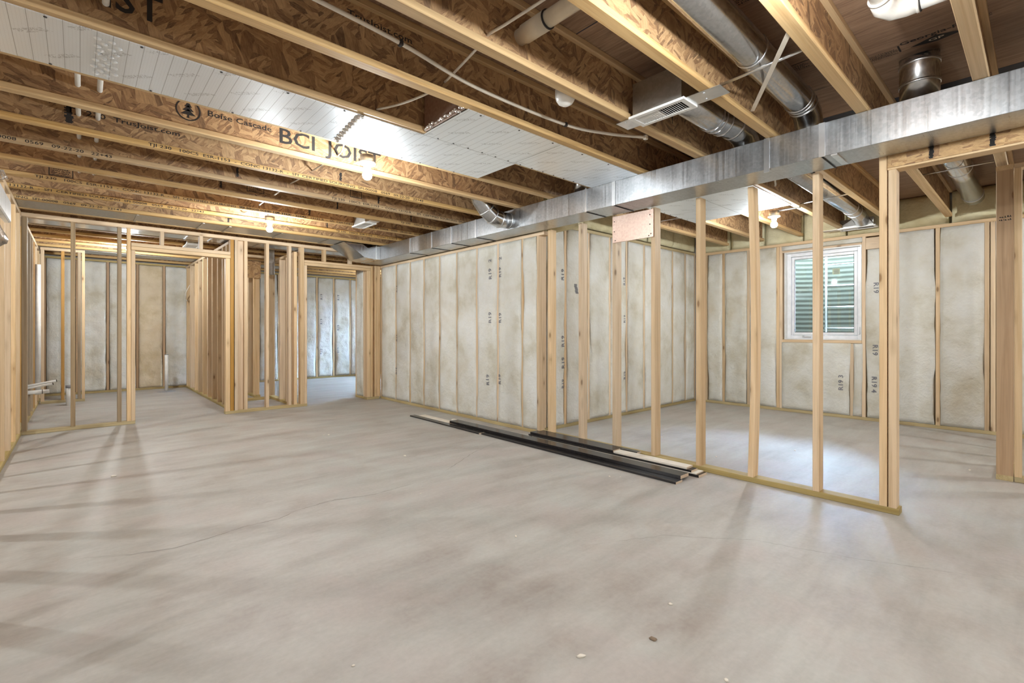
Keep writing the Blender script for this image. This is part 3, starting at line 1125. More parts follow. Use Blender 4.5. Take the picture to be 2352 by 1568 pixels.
joist(10, -4.4, 3.66, [(FL, 2.75)], [], [(0.95, 2.38, 2.46, 0.012), (2.02, 2.37, 2.44, 0.012), (2.9, 2.37, 2.5, 0.01)], [(1.16, 2.39, 0.15, 0.08)])
joist(11, -4.4, 3.66, [(FL, -0.27), (FL, 1.20)], [], [(1.9, 2.37, 2.43, 0.014)], [(-0.19, 2.365, 0.15, 0.075)])
joist(12, -4.4, 3.66, [(FL, -1.15), (FL, 2.38)], [], [(1.60, 2.36, 2.42, 0.01), (2.28, 2.36, 2.42, 0.01)])
joist(13, -4.4, 3.66, [(FL, -1.8)], [], [(1.3, 2.36, 2.41, 0.012)])
joist(14, -4.4, 3.66)
for k in range(15, 23):
    joist(k, -4.4, 7.0, [(FL, 3.0)] if k in (17, 19) else ())

# tree mark on the joist next to Boise Cascade
bm = bmesh.new()
yy = 0.203 + 0.4792 * 7 - 0.0058
cx, cz = 0.50, 2.455
for j in range(28):
    a0, a1 = 2 * math.pi * j / 28, 2 * math.pi * (j + 1) / 28
    bm.faces.new([bm.verts.new((cx + rr_ * math.cos(a), yy, cz + rr_ * math.sin(a))) for rr_, a in ((0.058, a0), (0.066, a0), (0.066, a1), (0.058, a1))])
for i in range(3):
    z = cz - 0.030 + i * 0.024
    w = 0.040 - i * 0.010
    bm.faces.new([bm.verts.new(p) for p in ((cx - w, yy, z), (cx + w, yy, z), (cx, yy, z + 0.036))])
bm.faces.new([bm.verts.new(p) for p in ((cx - 0.005, yy, cz - 0.048), (cx + 0.005, yy, cz - 0.048), (cx + 0.005, yy, cz - 0.03), (cx - 0.005, yy, cz - 0.03))])
mk = obj('tree_mark', bm, 'ink')
for o in COL.objects:
    if o.name.startswith('floor_joist') and o.get('label', '').startswith('floor joist with BCI'):
        local(mk, o)


# ------------------------------------------------------------------ foil-faced sheets nailed under the joists
def sheet(name, poly, z, th, mat, label, cat, group=None, seams=(), nails=(), extra=None):
    bm = bmesh.new()
    lo = [bm.verts.new((x, y, z)) for x, y in poly]
    hi = [bm.verts.new((x, y, z + th)) for x, y in poly]
    bm.faces.new(lo[::-1])
    bm.faces.new(hi)
    for i in range(len(poly)):
        j = (i + 1) % len(poly)
        bm.faces.new((lo[i], lo[j], hi[j], hi[i]))
    bmesh.ops.recalc_face_normals(bm, faces=bm.faces)
    for (a, b, w) in seams:
        a, b = Vector(a), Vector(b)
        d = (b - a).normalized()
        nn = Vector((-d.y, d.x)) * w
        bm.faces.new([bm.verts.new((q.x, q.y, z - 0.0008)) for q in (a - nn, b - nn, b + nn, a + nn)]).material_index = 1
    for (x, y) in nails:
        lathe(bm, [(0.0, -0.0025), (0.006, -0.002), (0.006, 0.0)], (x, y, z), 8, 1)
    if extra:
        extra(bm, z)
    return tag(obj(name, bm, [mat, 'ink', 'bright']), label, cat, group)


def corrug(bm, z):
    rnd = random.Random(5)
    for k in range(11):
        y = 2.66 + k * 0.036
        for dx in (0.0, 0.045):
            xx = 0.055 + dx + rnd.uniform(-0.006, 0.006) + (0.02 if k % 2 else 0)
            lathe(bm, [(0.0, -0.006), (0.008, -0.005), (0.015, -0.0005)], (xx, y, z), 8, 0)
            box(bm, xx - 0.012, xx + 0.014, y - 0.004, y + 0.0, z - 0.0012, z - 0.0004, 1)


g = 'foil faced duct panning'
zf = ZJ - 0.0045
sheet('foil_panning', [(-4.4, 2.603), (1.190, 2.603), (1.225, 3.070), (-4.4, 3.070)], zf, 0.004, 'foil', 'long narrow printed foil sheet closing the joist bay at upper left', 'foil sheet', g,
      nails=[(-0.1 + 0.3 * i, 2.615) for i in range(5)] + [(-0.1 + 0.37 * i, 3.06) for i in range(4)], extra=corrug)
sheet('foil_panning', [(1.208, 2.603), (2.385, 2.603), (2.385, 3.055), (1.246, 3.075)], zf, 0.004, 'foil', 'shiny foil sheet right above the nearer lit bulb', 'foil sheet', g,
      seams=[((1.36, 2.605), (1.36, 3.07), 0.001)], nails=[(1.4 + 0.15 * i, 3.055) for i in range(6)])
sheet('foil_panning', [(1.60, 2.135), (3.265, 2.135), (3.265, 2.602), (1.60, 2.602)], zf - 0.001, 0.004, 'foil', 'wide foil sheet between two joists beside the metal duct', 'foil sheet', g,
      seams=[((2.36, 2.14), (2.36, 2.60), 0.0012), ((1.6, 2.60), (3.26, 2.60), 0.001)], nails=[(1.7 + 0.12 * i, 2.590) for i in range(12)] + [(1.7 + 0.3 * i, 2.15) for i in range(5)])
sheet('foil_panning', [(3.6, 1.645), (5.17, 1.645), (5.21, 2.53), (5.28, 2.665), (3.6, 2.665)], zf, 0.004, 'foil', 'foil sheet under the joists of the window room, left of its lit bulb', 'foil sheet', g,
      seams=[((3.6, 2.13), (5.2, 2.13), 0.0012), ((4.7, 1.65), (4.7, 2.66), 0.001)], nails=[(3.7 + 0.12 * i, 2.65) for i in range(12)])
# dark gap piece between the first two
bm = bmesh.new()
for i in range(26):
    t = i / 25
    y = 2.62 + 0.44 * t
    xx = 1.195 + 0.04 * t + 0.006 * math.sin(i * 2.1)
    lathe(bm, [(0.0, -0.010), (0.012, -0.008), (0.024, 0.0)], (xx, y, ZJ - 0.004), 8, 0)
tag(obj('foil_tape_seam', bm, 'foil_plain', smooth=True), 'crumpled strip of foil tape across the gap between two foil sheets', 'tape')
# brown reflective blocking at the corner of the wide foil sheet
bm = bmesh.new()
box(bm, 1.585, 1.598, 2.155, 2.565, 2.322, 2.60, 0)
rnd = random.Random(3)
for k in range(26):
    y = 2.15 + 0.44 * k / 25
    z = 2.322 + rnd.random() * 0.02
    lathe(bm, [(0.0, -0.008), (0.009, -0.004), (0.012, 0.004)], (1.588 + rnd.uniform(-0.006, 0.004), y, z), 7, 1)
tag(obj('reflective_blocking', bm, ['foilboard', 'foil_plain']), 'brown reflective board closing the bay at the corner of the wide foil', 'board')
bm = bmesh.new()
box(bm, 3.555, 3.569, 2.177, 2.59, 1.872, 2.105)
for y, z in ((2.21, 2.06), (2.21, 1.98), (2.20, 1.90), (2.57, 2.06), (2.57, 1.97), (2.56, 1.89), (2.22, 1.885)):
    lathe(bm, [(0.0, -0.003), (0.005, -0.002), (0.005, 0)], (3.555, y, z), 8, 1, Matrix.Rotation(-math.pi / 2, 4, 'Y') @ Matrix.Rotation(math.pi, 4, 'X'))
tag(obj('foil_board', bm, ['foilboard', 'ink']), 'foil board with a reddish reflection put into its colour, nailed across two studs under the duct', 'board')
bm = bmesh.new()
for k in range(14):
    y = 2.135 + 0.45 * k / 13
    box(bm, 3.06 + 0.01 * math.sin(k * 1.7), 3.075 + 0.01 * math.sin(k * 1.7), y, y + 0.036, 2.322, 2.60, 0)
# metal panned bay by the end wall
for a, b, c, e, m, lb in ((-4.4, 2.84, 6.463, 6.883, 'galv_dark', 'grey metal panning in the joist bay just before the end stud wall'),
                          (-0.45, 3.3, 7.42, 7.84, 'galv_round', 'shiny metal panning seen through the top of the end stud wall')):
    bm = bmesh.new()
    box(bm, a, b, c, e, ZJ + 0.006, ZJ + 0.010)
    for x in (0.45, 1.05, 1.32, 1.9, 2.5):
        box(bm, x, x + 0.02, c, e, ZJ - 0.004, ZJ + 0.006, 0)
    tag(obj('metal_panning', bm, m), lb, 'metal sheet')
bm = bmesh.new()
box(bm, -0.45, 3.3, 9.86, 10.26, ZJ - 0.004, ZJ - 0.001)
tag(obj('metal_panning', bm, 'galv_dark'), 'dim metal panning near the far wall of the plumbed room', 'metal sheet')

# ------------------------------------------------------------------ trunk duct
r = thing('trunk_duct', 'long rectangular galvanized trunk duct crossing the ceiling above the stud wall', 'duct', loc=(3.4, 3.0, 2.12))
segs = [7.08, 5.661, 5.132, 4.701, 4.222, 2.661, 2.369, 0.877, -3.4]
for i in range(len(segs) - 1):
    y1, y0 = segs[i], segs[i + 1]
    bm = bmesh.new()
    bk = 3.556 if i < 7 else 3.545
    box(bm, 3.27, bk, y0 + 0.001, y1 - 0.001, 2.12, ZJ - 0.002, 0, 0.002)
    o = obj('duct_section', bm, 'galv')
    local(o, r)
for y in segs[1:-1]:
    bm = bmesh.new()
    w = 0.010 if y not in (2.369, 0.877, 4.222) else 0.016
    box(bm, 3.264, 3.2695, y - w, y + w, 2.117, ZJ - 0.002, 0)
    box(bm, 3.268, 3.556, y - 0.003, y + 0.003, 2.115, 2.1195, 1)
    local(obj('seam_cleat', bm, ['bright', 'black']), r)
for y in (1.183,):
    bm = bmesh.new()
    box(bm, 3.262, 3.2695, y - 0.016, y + 0.016, 2.10, ZJ - 0.002)
    box(bm, 3.27, 3.30, y - 0.016, y + 0.016, 2.112, 2.119)
    local(obj('hanger_strap', bm, 'bright'), r)
bm = bmesh.new()
box(bm, 3.27, 3.50, 0.80, 0.832, 2.112, 2.1195)
local(obj('hanger_strap', bm, 'bright'), r)

# angled end boot rising to the panned bay
r = thing('transition_boot', 'angled galvanized duct boot joining the trunk to the ceiling near the end wall', 'duct', loc=(3.1, 6.7, 2.12))
bm = bmesh.new()
prof = [(2.72, ZJ - 0.003), (2.90, ZJ - 0.10), (3.02, 2.135), (3.12, 2.122), (3.268, 2.12), (3.268, ZJ - 0.003), (3.16, ZJ - 0.02), (3.08, ZJ - 0.05), (3.0, ZJ - 0.003)]
ya, yb = 6.50, 7.00
A = [bm.verts.new((x, ya, z)) for x, z in prof]
B = [bm.verts.new((x, yb, z)) for x, z in prof]
bm.faces.new(A)
bm.faces.new(B[::-1])
for i in range(len(prof)):
    j = (i + 1) % len(prof)
    bm.faces.new((A[i], A[j], B[j], B[i]))
bmesh.ops.recalc_face_normals(bm, faces=bm.faces)
local(obj('boot_body', bm, 'galv_round'), r)
bm = bmesh.new()
box(bm, 3.20, 3.215, 6.494, 7.005, 2.117, ZJ - 0.003)
local(obj('seam_cleat', bm, 'bright'), r)


# ------------------------------------------------------------------ round ducts, elbows, vents
def ring(bm, c, d, r, w=0.012, n=28, mi=0):
    c, d = Vector(c), Vector(d).normalized()
    tube(bm, [c - d * w / 2, c - d * w / 2.01, c + d * w / 2.01, c + d * w / 2], r, n, mi, True, [r - 0.004, r, r, r - 0.004])


def round_duct(name, label, pts, r, rings=(), cat='duct', mat='galv_round', elbow_from=None):
    rt = thing(name, label, cat, loc=pts[0])
    bm = bmesh.new()
    tube(bm, pts, r, 32)
    local(obj('pipe', bm, mat), rt)
    for c, d in rings:
        bm = bmesh.new()
        ring(bm, c, d, r + 0.004)
        local(obj('joint_ring', bm, 'bright', smooth=True), rt)
    return rt


round_duct('round_duct', 'long round metal duct in the joist bay above the trunk, ending at it', [(-0.6, 0.92, 2.478), (3.26, 0.985, 2.478), (3.37, 0.985, 2.44), (3.42, 0.985, 2.36), (3.42, 0.985, 2.321)], 0.078,
           [((2.48, 0.972, 2.478), (1, 0, 0)), ((3.20, 0.985, 2.478), (1, 0, 0.0)), ((3.24, 0.985, 2.476), (1, 0, -0.1)), ((3.29, 0.985, 2.467), (1, 0, -0.4))])
round_duct('round_duct', 'short round metal duct from the ceiling register to the trunk', [(2.46, 1.42, 2.46), (3.02, 1.42, 2.455), (3.10, 1.41, 2.455), (3.20, 1.38, 2.45), (3.34, 1.36, 2.42), (3.40, 1.36, 2.36), (3.40, 1.36, 2.321)], 0.088,
           [((3.00, 1.42, 2.455), (1, 0, 0)), ((3.05, 1.417, 2.455), (1, -0.1, 0)), ((3.12, 1.405, 2.454), (1, -0.2, 0)), ((3.22, 1.377, 2.447), (1, -0.2, -0.1))])
round_duct('vent_stub', 'short round metal stub rising from the trunk beside the yellow joist', [(3.44, 0.455, 2.321), (3.44, 0.455, 2.56), (3.43, 0.455, 2.60)], 0.088,
           [((3.44, 0.455, 2.44), (0, 0, 1)), ((3.44, 0.455, 2.55), (0, 0, 1))])
round_duct('vent_stub', 'small dark round stub on the trunk behind the foil sheet', [(3.43, 2.86, 2.321), (3.43, 2.86, 2.60)], 0.06)
round_duct('round_duct', 'round metal duct above the wide opening, reaching the right outer wall', [(3.75, 0.47, 2.46), (5.55, 0.47, 2.46), (6.78, 0.47, 2.45)], 0.082,
           [((5.5, 0.47, 2.46), (1, 0, 0)), ((6.62, 0.47, 2.452), (1, 0, 0))])
round_duct('round_duct', 'bright round metal duct above the window room leading to its register', [(3.62, 1.40, 2.44), (6.35, 1.42, 2.44), (6.62, 1.42, 2.42), (6.80, 1.42, 2.38)], 0.078,
           [((6.30, 1.42, 2.44), (1, 0, 0)), ((6.46, 1.42, 2.43), (1, 0, -0.1))])
round_duct('round_duct', 'second dark round duct beside the bright one above the window room', [(3.62, 1.23, 2.50), (5.6, 1.23, 2.50)], 0.06)
round_duct('duct_elbow', 'round metal elbow leaving the side of the trunk and bending up', [(3.269, 3.68, 2.212), (3.17, 3.70, 2.212), (3.09, 3.715, 2.235), (3.02, 3.725, 2.29), (2.93, 3.735, 2.39), (2.86, 3.735, 2.50)], 0.080,
           [((3.262, 3.682, 2.212), (1, 0, 0)), ((3.17, 3.70, 2.213), (1, -0.1, -0.1)), ((3.09, 3.715, 2.235), (-1, 0.1, 0.5)), ((3.02, 3.725, 2.29), (-0.9, 0.1, 1))])


# ------------------------------------------------------------------ registers
def register(label, x0, x1, y0, y1, z, plate=None, boxh=0.15, grille=True, group='ceiling registers'):
    rt = thing('ceiling_register', label, 'register', group, loc=((x0 + x1) / 2, (y0 + y1) / 2, z))
    bm = bmesh.new()
    box(bm, x0 + 0.012, x1 - 0.012, y0 + 0.02, y1 - 0.02, z + 0.006, z + boxh)
    local(obj('boot_box', bm, 'galv_dark'), rt)
    bm = bmesh.new()
    # a real frame with slots between louvres
    fx = 0.024
    fy = 0.026
    for b in ((x0, x1, y0, y0 + fy), (x0, x1, y1 - fy, y1), (x0, x0 + fx, y0 + fy, y1 - fy), (x1 - fx, x1, y0 + fy, y1 - fy)):
        box(bm, b[0], b[1], b[2], b[3], z - 0.008, z + 0.005)
    local(obj('frame', bm, 'white_metal'), rt)
    n = 22
    bm = bmesh.new()
    for i in range(n):
        y = y0 + fy + (y1 - y0 - 2 * fy) * (i + 0.5) / n
        h = (y1 - y0 - 2 * fy) / n
        rr = box(bm, x0 + fx, x1 - fx, y - h * 0.33, y + h * 0.33, z - 0.003, z - 0.001)
        s_ = 0.9 if i < n // 2 else -0.9
        bmesh.ops.rotate(bm, verts=rr['verts'], cent=(0, y, z - 0.002), matrix=Matrix.Rotation(s_ * 0.8, 3, 'X'))
    local(obj('louvres', bm, 'white_metal'), rt)
    bm = bmesh.new()
    box(bm, x0 + fx * 0.9, x1 - fx * 0.9, y0 + fy * 0.9, y1 - fy * 0.9, z + 0.001, z + 0.004)
    local(obj('damper', bm, 'black'), rt)
    if plate:
        for a, b in plate:
            bm = bmesh.new()
            box(bm, x0 + 0.02, x1 - 0.01, a, b, z + 0.002, z + 0.005)
            for q in ((x0 + 0.04, (a + b) / 2), (x1 - 0.04, (a + b) / 2 + 0.02)):
                lathe(bm, [(0.0, -0.004), (0.006, -0.003), (0.006, 0)], (q[0], q[1], z + 0.002), 8)
            local(obj('mounting_plate', bm, 'bright'), rt)
    return rt


register('white slotted register with metal plates screwed under two joists, in front of the trunk', 2.35, 2.50, 1.26, 1.60, ZJ - 0.008, plate=[(1.08, 1.262), (1.598, 1.70)], boxh=0.19)
register('small white register under the joists between the farther bulb and the trunk', 2.385, 2.53, 5.12, 5.46, ZJ - 0.008, plate=[(5.02, 5.122), (5.458, 5.52)], boxh=0.12)
register('white register at the end of the bright round duct above the window', 6.80, 6.96, 1.29, 1.66, ZJ - 0.012, plate=[(1.658, 1.83)], boxh=0.10)
register('dim register seen above the left door opening beyond the end wall', 1.12, 1.30, 8.12, 8.46, ZJ - 0.008, boxh=0.1)
bm = bmesh.new()
n = 24
c0 = Vector((6.88, 1.47, 2.325))
pts1 = [Vector((6.80, 1.31, 2.325)), Vector((6.96, 1.31, 2.325)), Vector((6.96, 1.64, 2.325)), Vector((6.80, 1.64, 2.325))]
pts2 = [Vector((6.76, 1.37, 2.41)), Vector((6.80, 1.37, 2.44)), Vector((6.80, 1.48, 2.44)), Vector((6.76, 1.48, 2.41))]
A = [bm.verts.new(p) for p in pts1]
B = [bm.verts.new(p) for p in pts2]
for i in range(4):
    j = (i + 1) % 4
    bm.faces.new((A[i], A[j], B[j], B[i]))
bm.faces.new(B)
bmesh.ops.recalc_face_normals(bm, faces=bm.faces)
tag(obj('register_boot', bm, 'bright'), 'tapered shiny boot above the register of the window room', 'duct')


# ------------------------------------------------------------------ lamps
def lamp(label, x, y, z=2.272, side=0, lit=True, boxed=True, power=1.0):
    rt = thing('bare_bulb_lamp', label, 'lamp', 'bare bulb lamps on the joists', loc=(x, y, z))
    bm = bmesh.new()
    lathe(bm, [(0.0, 0.004), (0.040, 0.004), (0.056, 0.0), (0.059, -0.006), (0.056, -0.012), (0.044, -0.016), (0.030, -0.022), (0.025, -0.032), (0.024, -0.046), (0.020, -0.050), (0.0, -0.050)], (0, 0, 0), 36)
    obj('lampholder', bm, 'porcelain', rt)
    bm = bmesh.new()
    lathe(bm, [(0.013, -0.050), (0.015, -0.058), (0.026, -0.072), (0.033, -0.088), (0.031, -0.104), (0.020, -0.118), (0.0, -0.123)], (0, 0, 0), 24)
    obj('bulb', bm, 'bulb' if power == 1.0 else m_emit('lit_bulb', BULB_COL, BULB_POWER * power), rt)
    if boxed:
        bm = bmesh.new()
        lathe(bm, [(0.048, 0.004), (0.050, 0.045), (0.0, 0.046)], (0, 0, 0), 20)
        obj('junction_box', bm, 'galv_dark', rt)
        if side:
            bm = bmesh.new()
            box(bm, -0.025, 0.025, min(0.0, side), max(0.0, side), 0.041, 0.0475)
            obj('mounting_bar', bm, 'bright', rt)
    return rt


lamp('bare lit bulb on a white lampholder, nearest the foil sheets', 1.505, 3.19, power=0.72)
lamp('bare lit bulb farther back in the main room, above the end wall', 1.525, 5.60, power=0.9)
lamp('bare lit bulb under the joists of the window room', 5.33, 1.86, side=-0.24, power=0.85)
lamp('bare lit bulb glimpsed through the left door opening beyond the end wall', 0.55, 8.95, power=1.0001)
# further lamps, the fill bulbs among them added for brightness, outside the picture
lamp('bare bulb above the picture in front of the trunk duct', 1.58, 0.50, 2.30, power=0.8)
lamp('added bare fill bulb behind the camera, left side of the room', -0.9, -1.6, 2.30, power=1.6)  # added unseen to give flat fill
lamp('added bare fill bulb behind the camera, right side of the room', 2.6, -2.2, 2.30, power=1.6)  # second unseen fill source, added to light the joist faces
lamp('bare bulb in the area left of the left stud wall', -2.1, 5.0, 2.27, power=1.7)
lamp('added bare fill bulb in the area left of the camera', -2.6, 1.4, 2.27)  # added lamp, no such source is seen
lamp('added bare fill bulb in the room behind the wall corner', 6.1, -1.3, 2.27)  # unseen lamp added to brighten the window room walls
lamp('added bare fill bulb in the far room behind the framed shaft', 4.9, 9.2, 2.27, power=0.6)  # added lamp, unseen, lifts the far room

bm = bmesh.new()
lathe(bm, [(0.056, 0.03), (0.056, 0.0), (0.051, -0.022), (0.040, -0.040), (0.020, -0.052), (0.0, -0.055)], (1.975, 1.752, 2.372), 32)
tag(obj('round_ceiling_cap', bm, 'pvc', smooth=True), 'small white dome hanging behind a joist, left of the register', 'fixture')

# ------------------------------------------------------------------ pipes, cables, rods
def pipe(name, label, pts, r, mat, cat, group=None, n=16, bands=()):
    bm = bmesh.new()
    tube(bm, pts, r, n)
    for c, d, rr, mi in bands:
        ring(bm, c, d, rr, 0.014 if mi == 0 else 0.006, n, mi)
    return tag(obj(name, bm, [mat, 'ink', 'cable']), label, cat, group)


for x, lb in ((-0.004, 'left one of the two milky water pipes passing through the joists'), (0.088, 'right one of the two milky water pipes passing through the joists')):
    pipe('water_pipe', lb, [(x - 0.01, 2.2, 2.44), (x, 4.5, 2.435), (x + 0.006, 6.4, 2.43)], 0.0125, 'pex', 'pipe', 'milky water pipes')
rt = thing('drain_pipe', 'cream drain pipe with a purple-ringed coupling between two joists', 'pipe', loc=(1.5, 1.4, 2.43))
bm = bmesh.new()
tube(bm, [(1.545, 0.70, 2.465), (1.525, 1.655, 2.455)], 0.036, 28)
local(obj('pipe', bm, 'cream'), rt)
bm = bmesh.new()
tube(bm, [(1.529, 1.46, 2.457), (1.526, 1.60, 2.456)], 0.042, 28)
ring(bm, (1.529, 1.458, 2.457), (0, 1, 0), 0.0425, 0.006, 28, 1)
local(obj('coupling', bm, ['cream', 'ink']), rt)

rt = thing('white_drain_pipe', 'white drain pipe with an elbow under the subfloor at upper right', 'pipe', loc=(2.5, 0.42, 2.45))
bm = bmesh.new()
tube(bm, [(2.30, 0.47, 2.53), (2.50, 0.452, 2.47)], 0.036, 28)
local(obj('upper_pipe', bm, 'pvc'), rt)
bm = bmesh.new()
tube(bm, [(2.475, 0.455, 2.476), (2.525, 0.450, 2.458), (2.565, 0.425, 2.452), (2.585, 0.385, 2.455), (2.59, 0.345, 2.458)], 0.041, 28)
ring(bm, (2.478, 0.454, 2.476), (0.9, -0.1, -0.3), 0.0440, 0.012, 28, 0)
ring(bm, (2.59, 0.348, 2.458), (0, 1, 0), 0.0440, 0.010, 28, 0)
ring(bm, (2.59, 0.340, 2.458), (0, 1, 0), 0.0425, 0.003, 28, 1)
local(obj('elbow', bm, ['pvc', 'ink']), rt)
bm = bmesh.new()
tube(bm, [(2.59, 0.345, 2.458), (2.60, 0.208, 2.462)], 0.036, 28)
tube(bm, [(2.60, 0.20, 2.462), (2.62, -0.6, 2.47)], 0.036, 28)
local(obj('lower_pipe', bm, 'pvc'), rt)


def curve_pts(ctrl, n=10):
    out = []
    P = [Vector(c) for c in ctrl]
    for i in range(len(P) - 1):
        p0, p1, p2, p3 = P[max(i - 1, 0)], P[i], P[i + 1], P[min(i + 2, len(P) - 1)]
        for k in range(n):
            t = k / n
            out.append(0.5 * ((2 * p1) + (p2 - p0) * t + (2 * p0 - 5 * p1 + 4 * p2 - p3) * t * t + (3 * p1 - p0 - 3 * p2 + p3) * t ** 3))
    out.append(P[-1])
    return out


rt = thing('flexible_tube', 'long sagging pale tube clipped along a joist, ending near the register', 'tube', loc=(1.5, 1.95, 2.33))
bm = bmesh.new()
tube(bm, curve_pts([(-0.3, 1.83, 2.37), (0.62, 1.87, 2.362), (1.055, 1.905, 2.36), (1.54, 1.975, 2.352), (2.2, 1.965, 2.352), (2.51, 1.875, 2.352), (2.745, 1.745, 2.352)]), 0.009, 12)
local(obj('tube', bm, 'cable'), rt)
for c in ((1.055, 1.905, 2.36), (2.215, 1.963, 2.352)):
    bm = bmesh.new()
    box(bm, c[0] - 0.010, c[0] + 0.010, c[1] - 0.013, c[1] + 0.013, c[2] - 0.013, c[2] + 0.013, 0, 0.004)
    local(obj('clip', bm, 'ink'), rt)
bm = bmesh.new()
box(bm, 2.74, 2.765, 1.73, 1.755, 2.338, 2.366, 0, 0.003)
local(obj('end_fitting', bm, 'cable'), rt)

pipe('power_cable', 'pale electric cable looping through the joists in front of the foil corner', curve_pts([(1.28, 2.588, 2.37), (1.34, 2.42, 2.362), (1.40, 2.22, 2.372), (1.43, 2.12, 2.40), (1.41, 2.03, 2.39), (1.345, 1.74, 2.372), (1.33, 1.64, 2.385), (1.335, 1.5, 2.38), (1.345, 1.2, 2.378), (1.35, 0.6, 2.38)]), 0.006, 'cable', 'cable', n=8)
pipe('power_cable', 'pale electric cable zigzagging through the joists between the two lit bulbs', curve_pts([(1.30, 3.09, 2.42), (1.37, 3.28, 2.375), (1.44, 3.557, 2.40), (1.40, 3.75, 2.375), (1.42, 4.037, 2.40), (1.38, 4.25, 2.37), (1.40, 4.516, 2.40), (1.36, 4.8, 2.36), (1.40, 4.995, 2.40), (1.34, 5.25, 2.35), (1.40, 5.474, 2.40), (1.33, 5.75, 2.36), (1.34, 5.953, 2.40), (1.30, 6.2, 2.37), (1.34, 6.40, 2.40)]), 0.0055, 'cable', 'cable', n=8)
pipe('power_cable', 'short bent grey cable under the joists right of the foil in the window room', curve_pts([(3.75, 1.64, 2.40), (4.1, 1.56, 2.40), (4.35, 1.53, 2.40), (4.5, 1.56, 2.37), (4.52, 1.57, 2.35)]), 0.008, 'cable', 'cable', n=8)
pipe('power_cable', 'thin cable hanging on the studs at the back of the plumbed room', curve_pts([(1.52, 10.62, 1.93), (1.47, 10.66, 1.80), (1.46, 10.72, 1.70), (1.50, 10.78, 1.64)]), 0.007, 'cable', 'cable', n=8)
pipe('support_rod', 'thin steel rod bridging two joists under the long round duct', [(2.50, 1.165, 2.375), (2.455, 0.68, 2.375)], 0.0075, 'bright', 'rod')
pipe('support_rod', 'thin steel rod crossing under the round duct above the opening', [(5.17, 0.69, 2.372), (5.16, 0.20, 2.372)], 0.005, 'bright', 'rod')
pipe('support_rod', 'thin steel rod crossing under the bright duct of the window room', [(5.32, 1.63, 2.345), (5.26, 1.16, 2.345)], 0.006, 'bright', 'rod')
pipe('support_rod', 'thin steel rod beneath the foil in the left of the window room', [(4.95, 3.06, 2.345), (5.0, 2.62, 2.345)], 0.005, 'bright', 'rod')
bm = bmesh.new()
P1, P2 = Vector((2.17, 0.695, 2.325)), Vector((2.90, 1.13, 2.36))
for (a, b) in ((P1, P2),):
    d = (b - a).normalized()
    sd = Vector((-d.y, d.x, 0)) * 0.011
    up_ = Vector((0, 0, 0.002))
    vs = [bm.verts.new(p) for p in (a - sd, b - sd, b + sd, a + sd, a - sd + up_, b - sd + up_, b + sd + up_, a + sd + up_)]
    for f in ((0, 1, 2, 3), (7, 6, 5, 4), (0, 4, 5, 1), (1, 5, 6, 2), (2, 6, 7, 3), (3, 7, 4, 0)):
        bm.faces.new([vs[i] for i in f])
tag(obj('hanger_band', bm, 'cable'), 'pale flat strap slanting under the long round duct', 'strap')

# stubs of the plumbed room
rt = thing('floor_drain_riser', 'grey capped pipe stub rising from the slab beside the corner studs', 'pipe', loc=(-0.10, 9.5, 0))
bm = bmesh.new()
tube(bm, [(-0.10, 9.5, 0), (-0.10, 9.5, 0.27)], 0.05, 24)
local(obj('pipe', bm, 'pvc'), rt)
bm = bmesh.new()
tube(bm, [(-0.10, 9.5, 0.25), (-0.10, 9.5, 0.29)], 0.054, 24)
local(obj('tape_band', bm, 'tape'), rt)
pipe('white_riser', 'tall thin white pipe standing on the slab before the far wall', [(1.15, 10.48, 0), (1.15, 10.48, 0.66)], 0.027, 'pvc', 'pipe', bands=[((1.15, 10.48, 0.655), (0, 0, 1), 0.03, 1)])
bm = bmesh.new()
lathe(bm, [(0.0, 0.012), (0.10, 0.010), (0.14, 0.004), (0.15, 0.0)], (1.15, 10.45, 0), 20)
tag(obj('mortar_patch', bm, 'tape', smooth=True), 'dark patch around the foot of the tall white pipe', 'patch')
pipe('supply_stub', 'upper white pipe stub poking out of the left studs', [(-0.50, 8.30, 0.405), (-0.22, 8.30, 0.455)], 0.013, 'pvc', 'pipe', 'white stubs on the left studs', bands=[((-0.215, 8.30, 0.456), (1, 0, 0.2), 0.015, 1)])
pipe('supply_stub', 'middle white pipe stub poking out of the left studs', [(-0.50, 8.22, 0.385), (-0.25, 8.22, 0.425)], 0.013, 'pvc', 'pipe', 'white stubs on the left studs', bands=[((-0.245, 8.22, 0.426), (1, 0, 0.2), 0.015, 1)])
pipe('supply_stub', 'thick lower white pipe stub poking out of the left studs', [(-0.50, 8.25, 0.330), (-0.28, 8.25, 0.335)], 0.024, 'pvc', 'pipe', 'white stubs on the left studs', bands=[((-0.34, 8.25, 0.334), (1, 0, 0), 0.027, 1)])
pipe('vent_pipe', 'vertical white pipe inside the left studs of the plumbed room', [(-0.43, 9.33, 0.2), (-0.43, 9.33, 2.0)], 0.03, 'pvc', 'pipe')

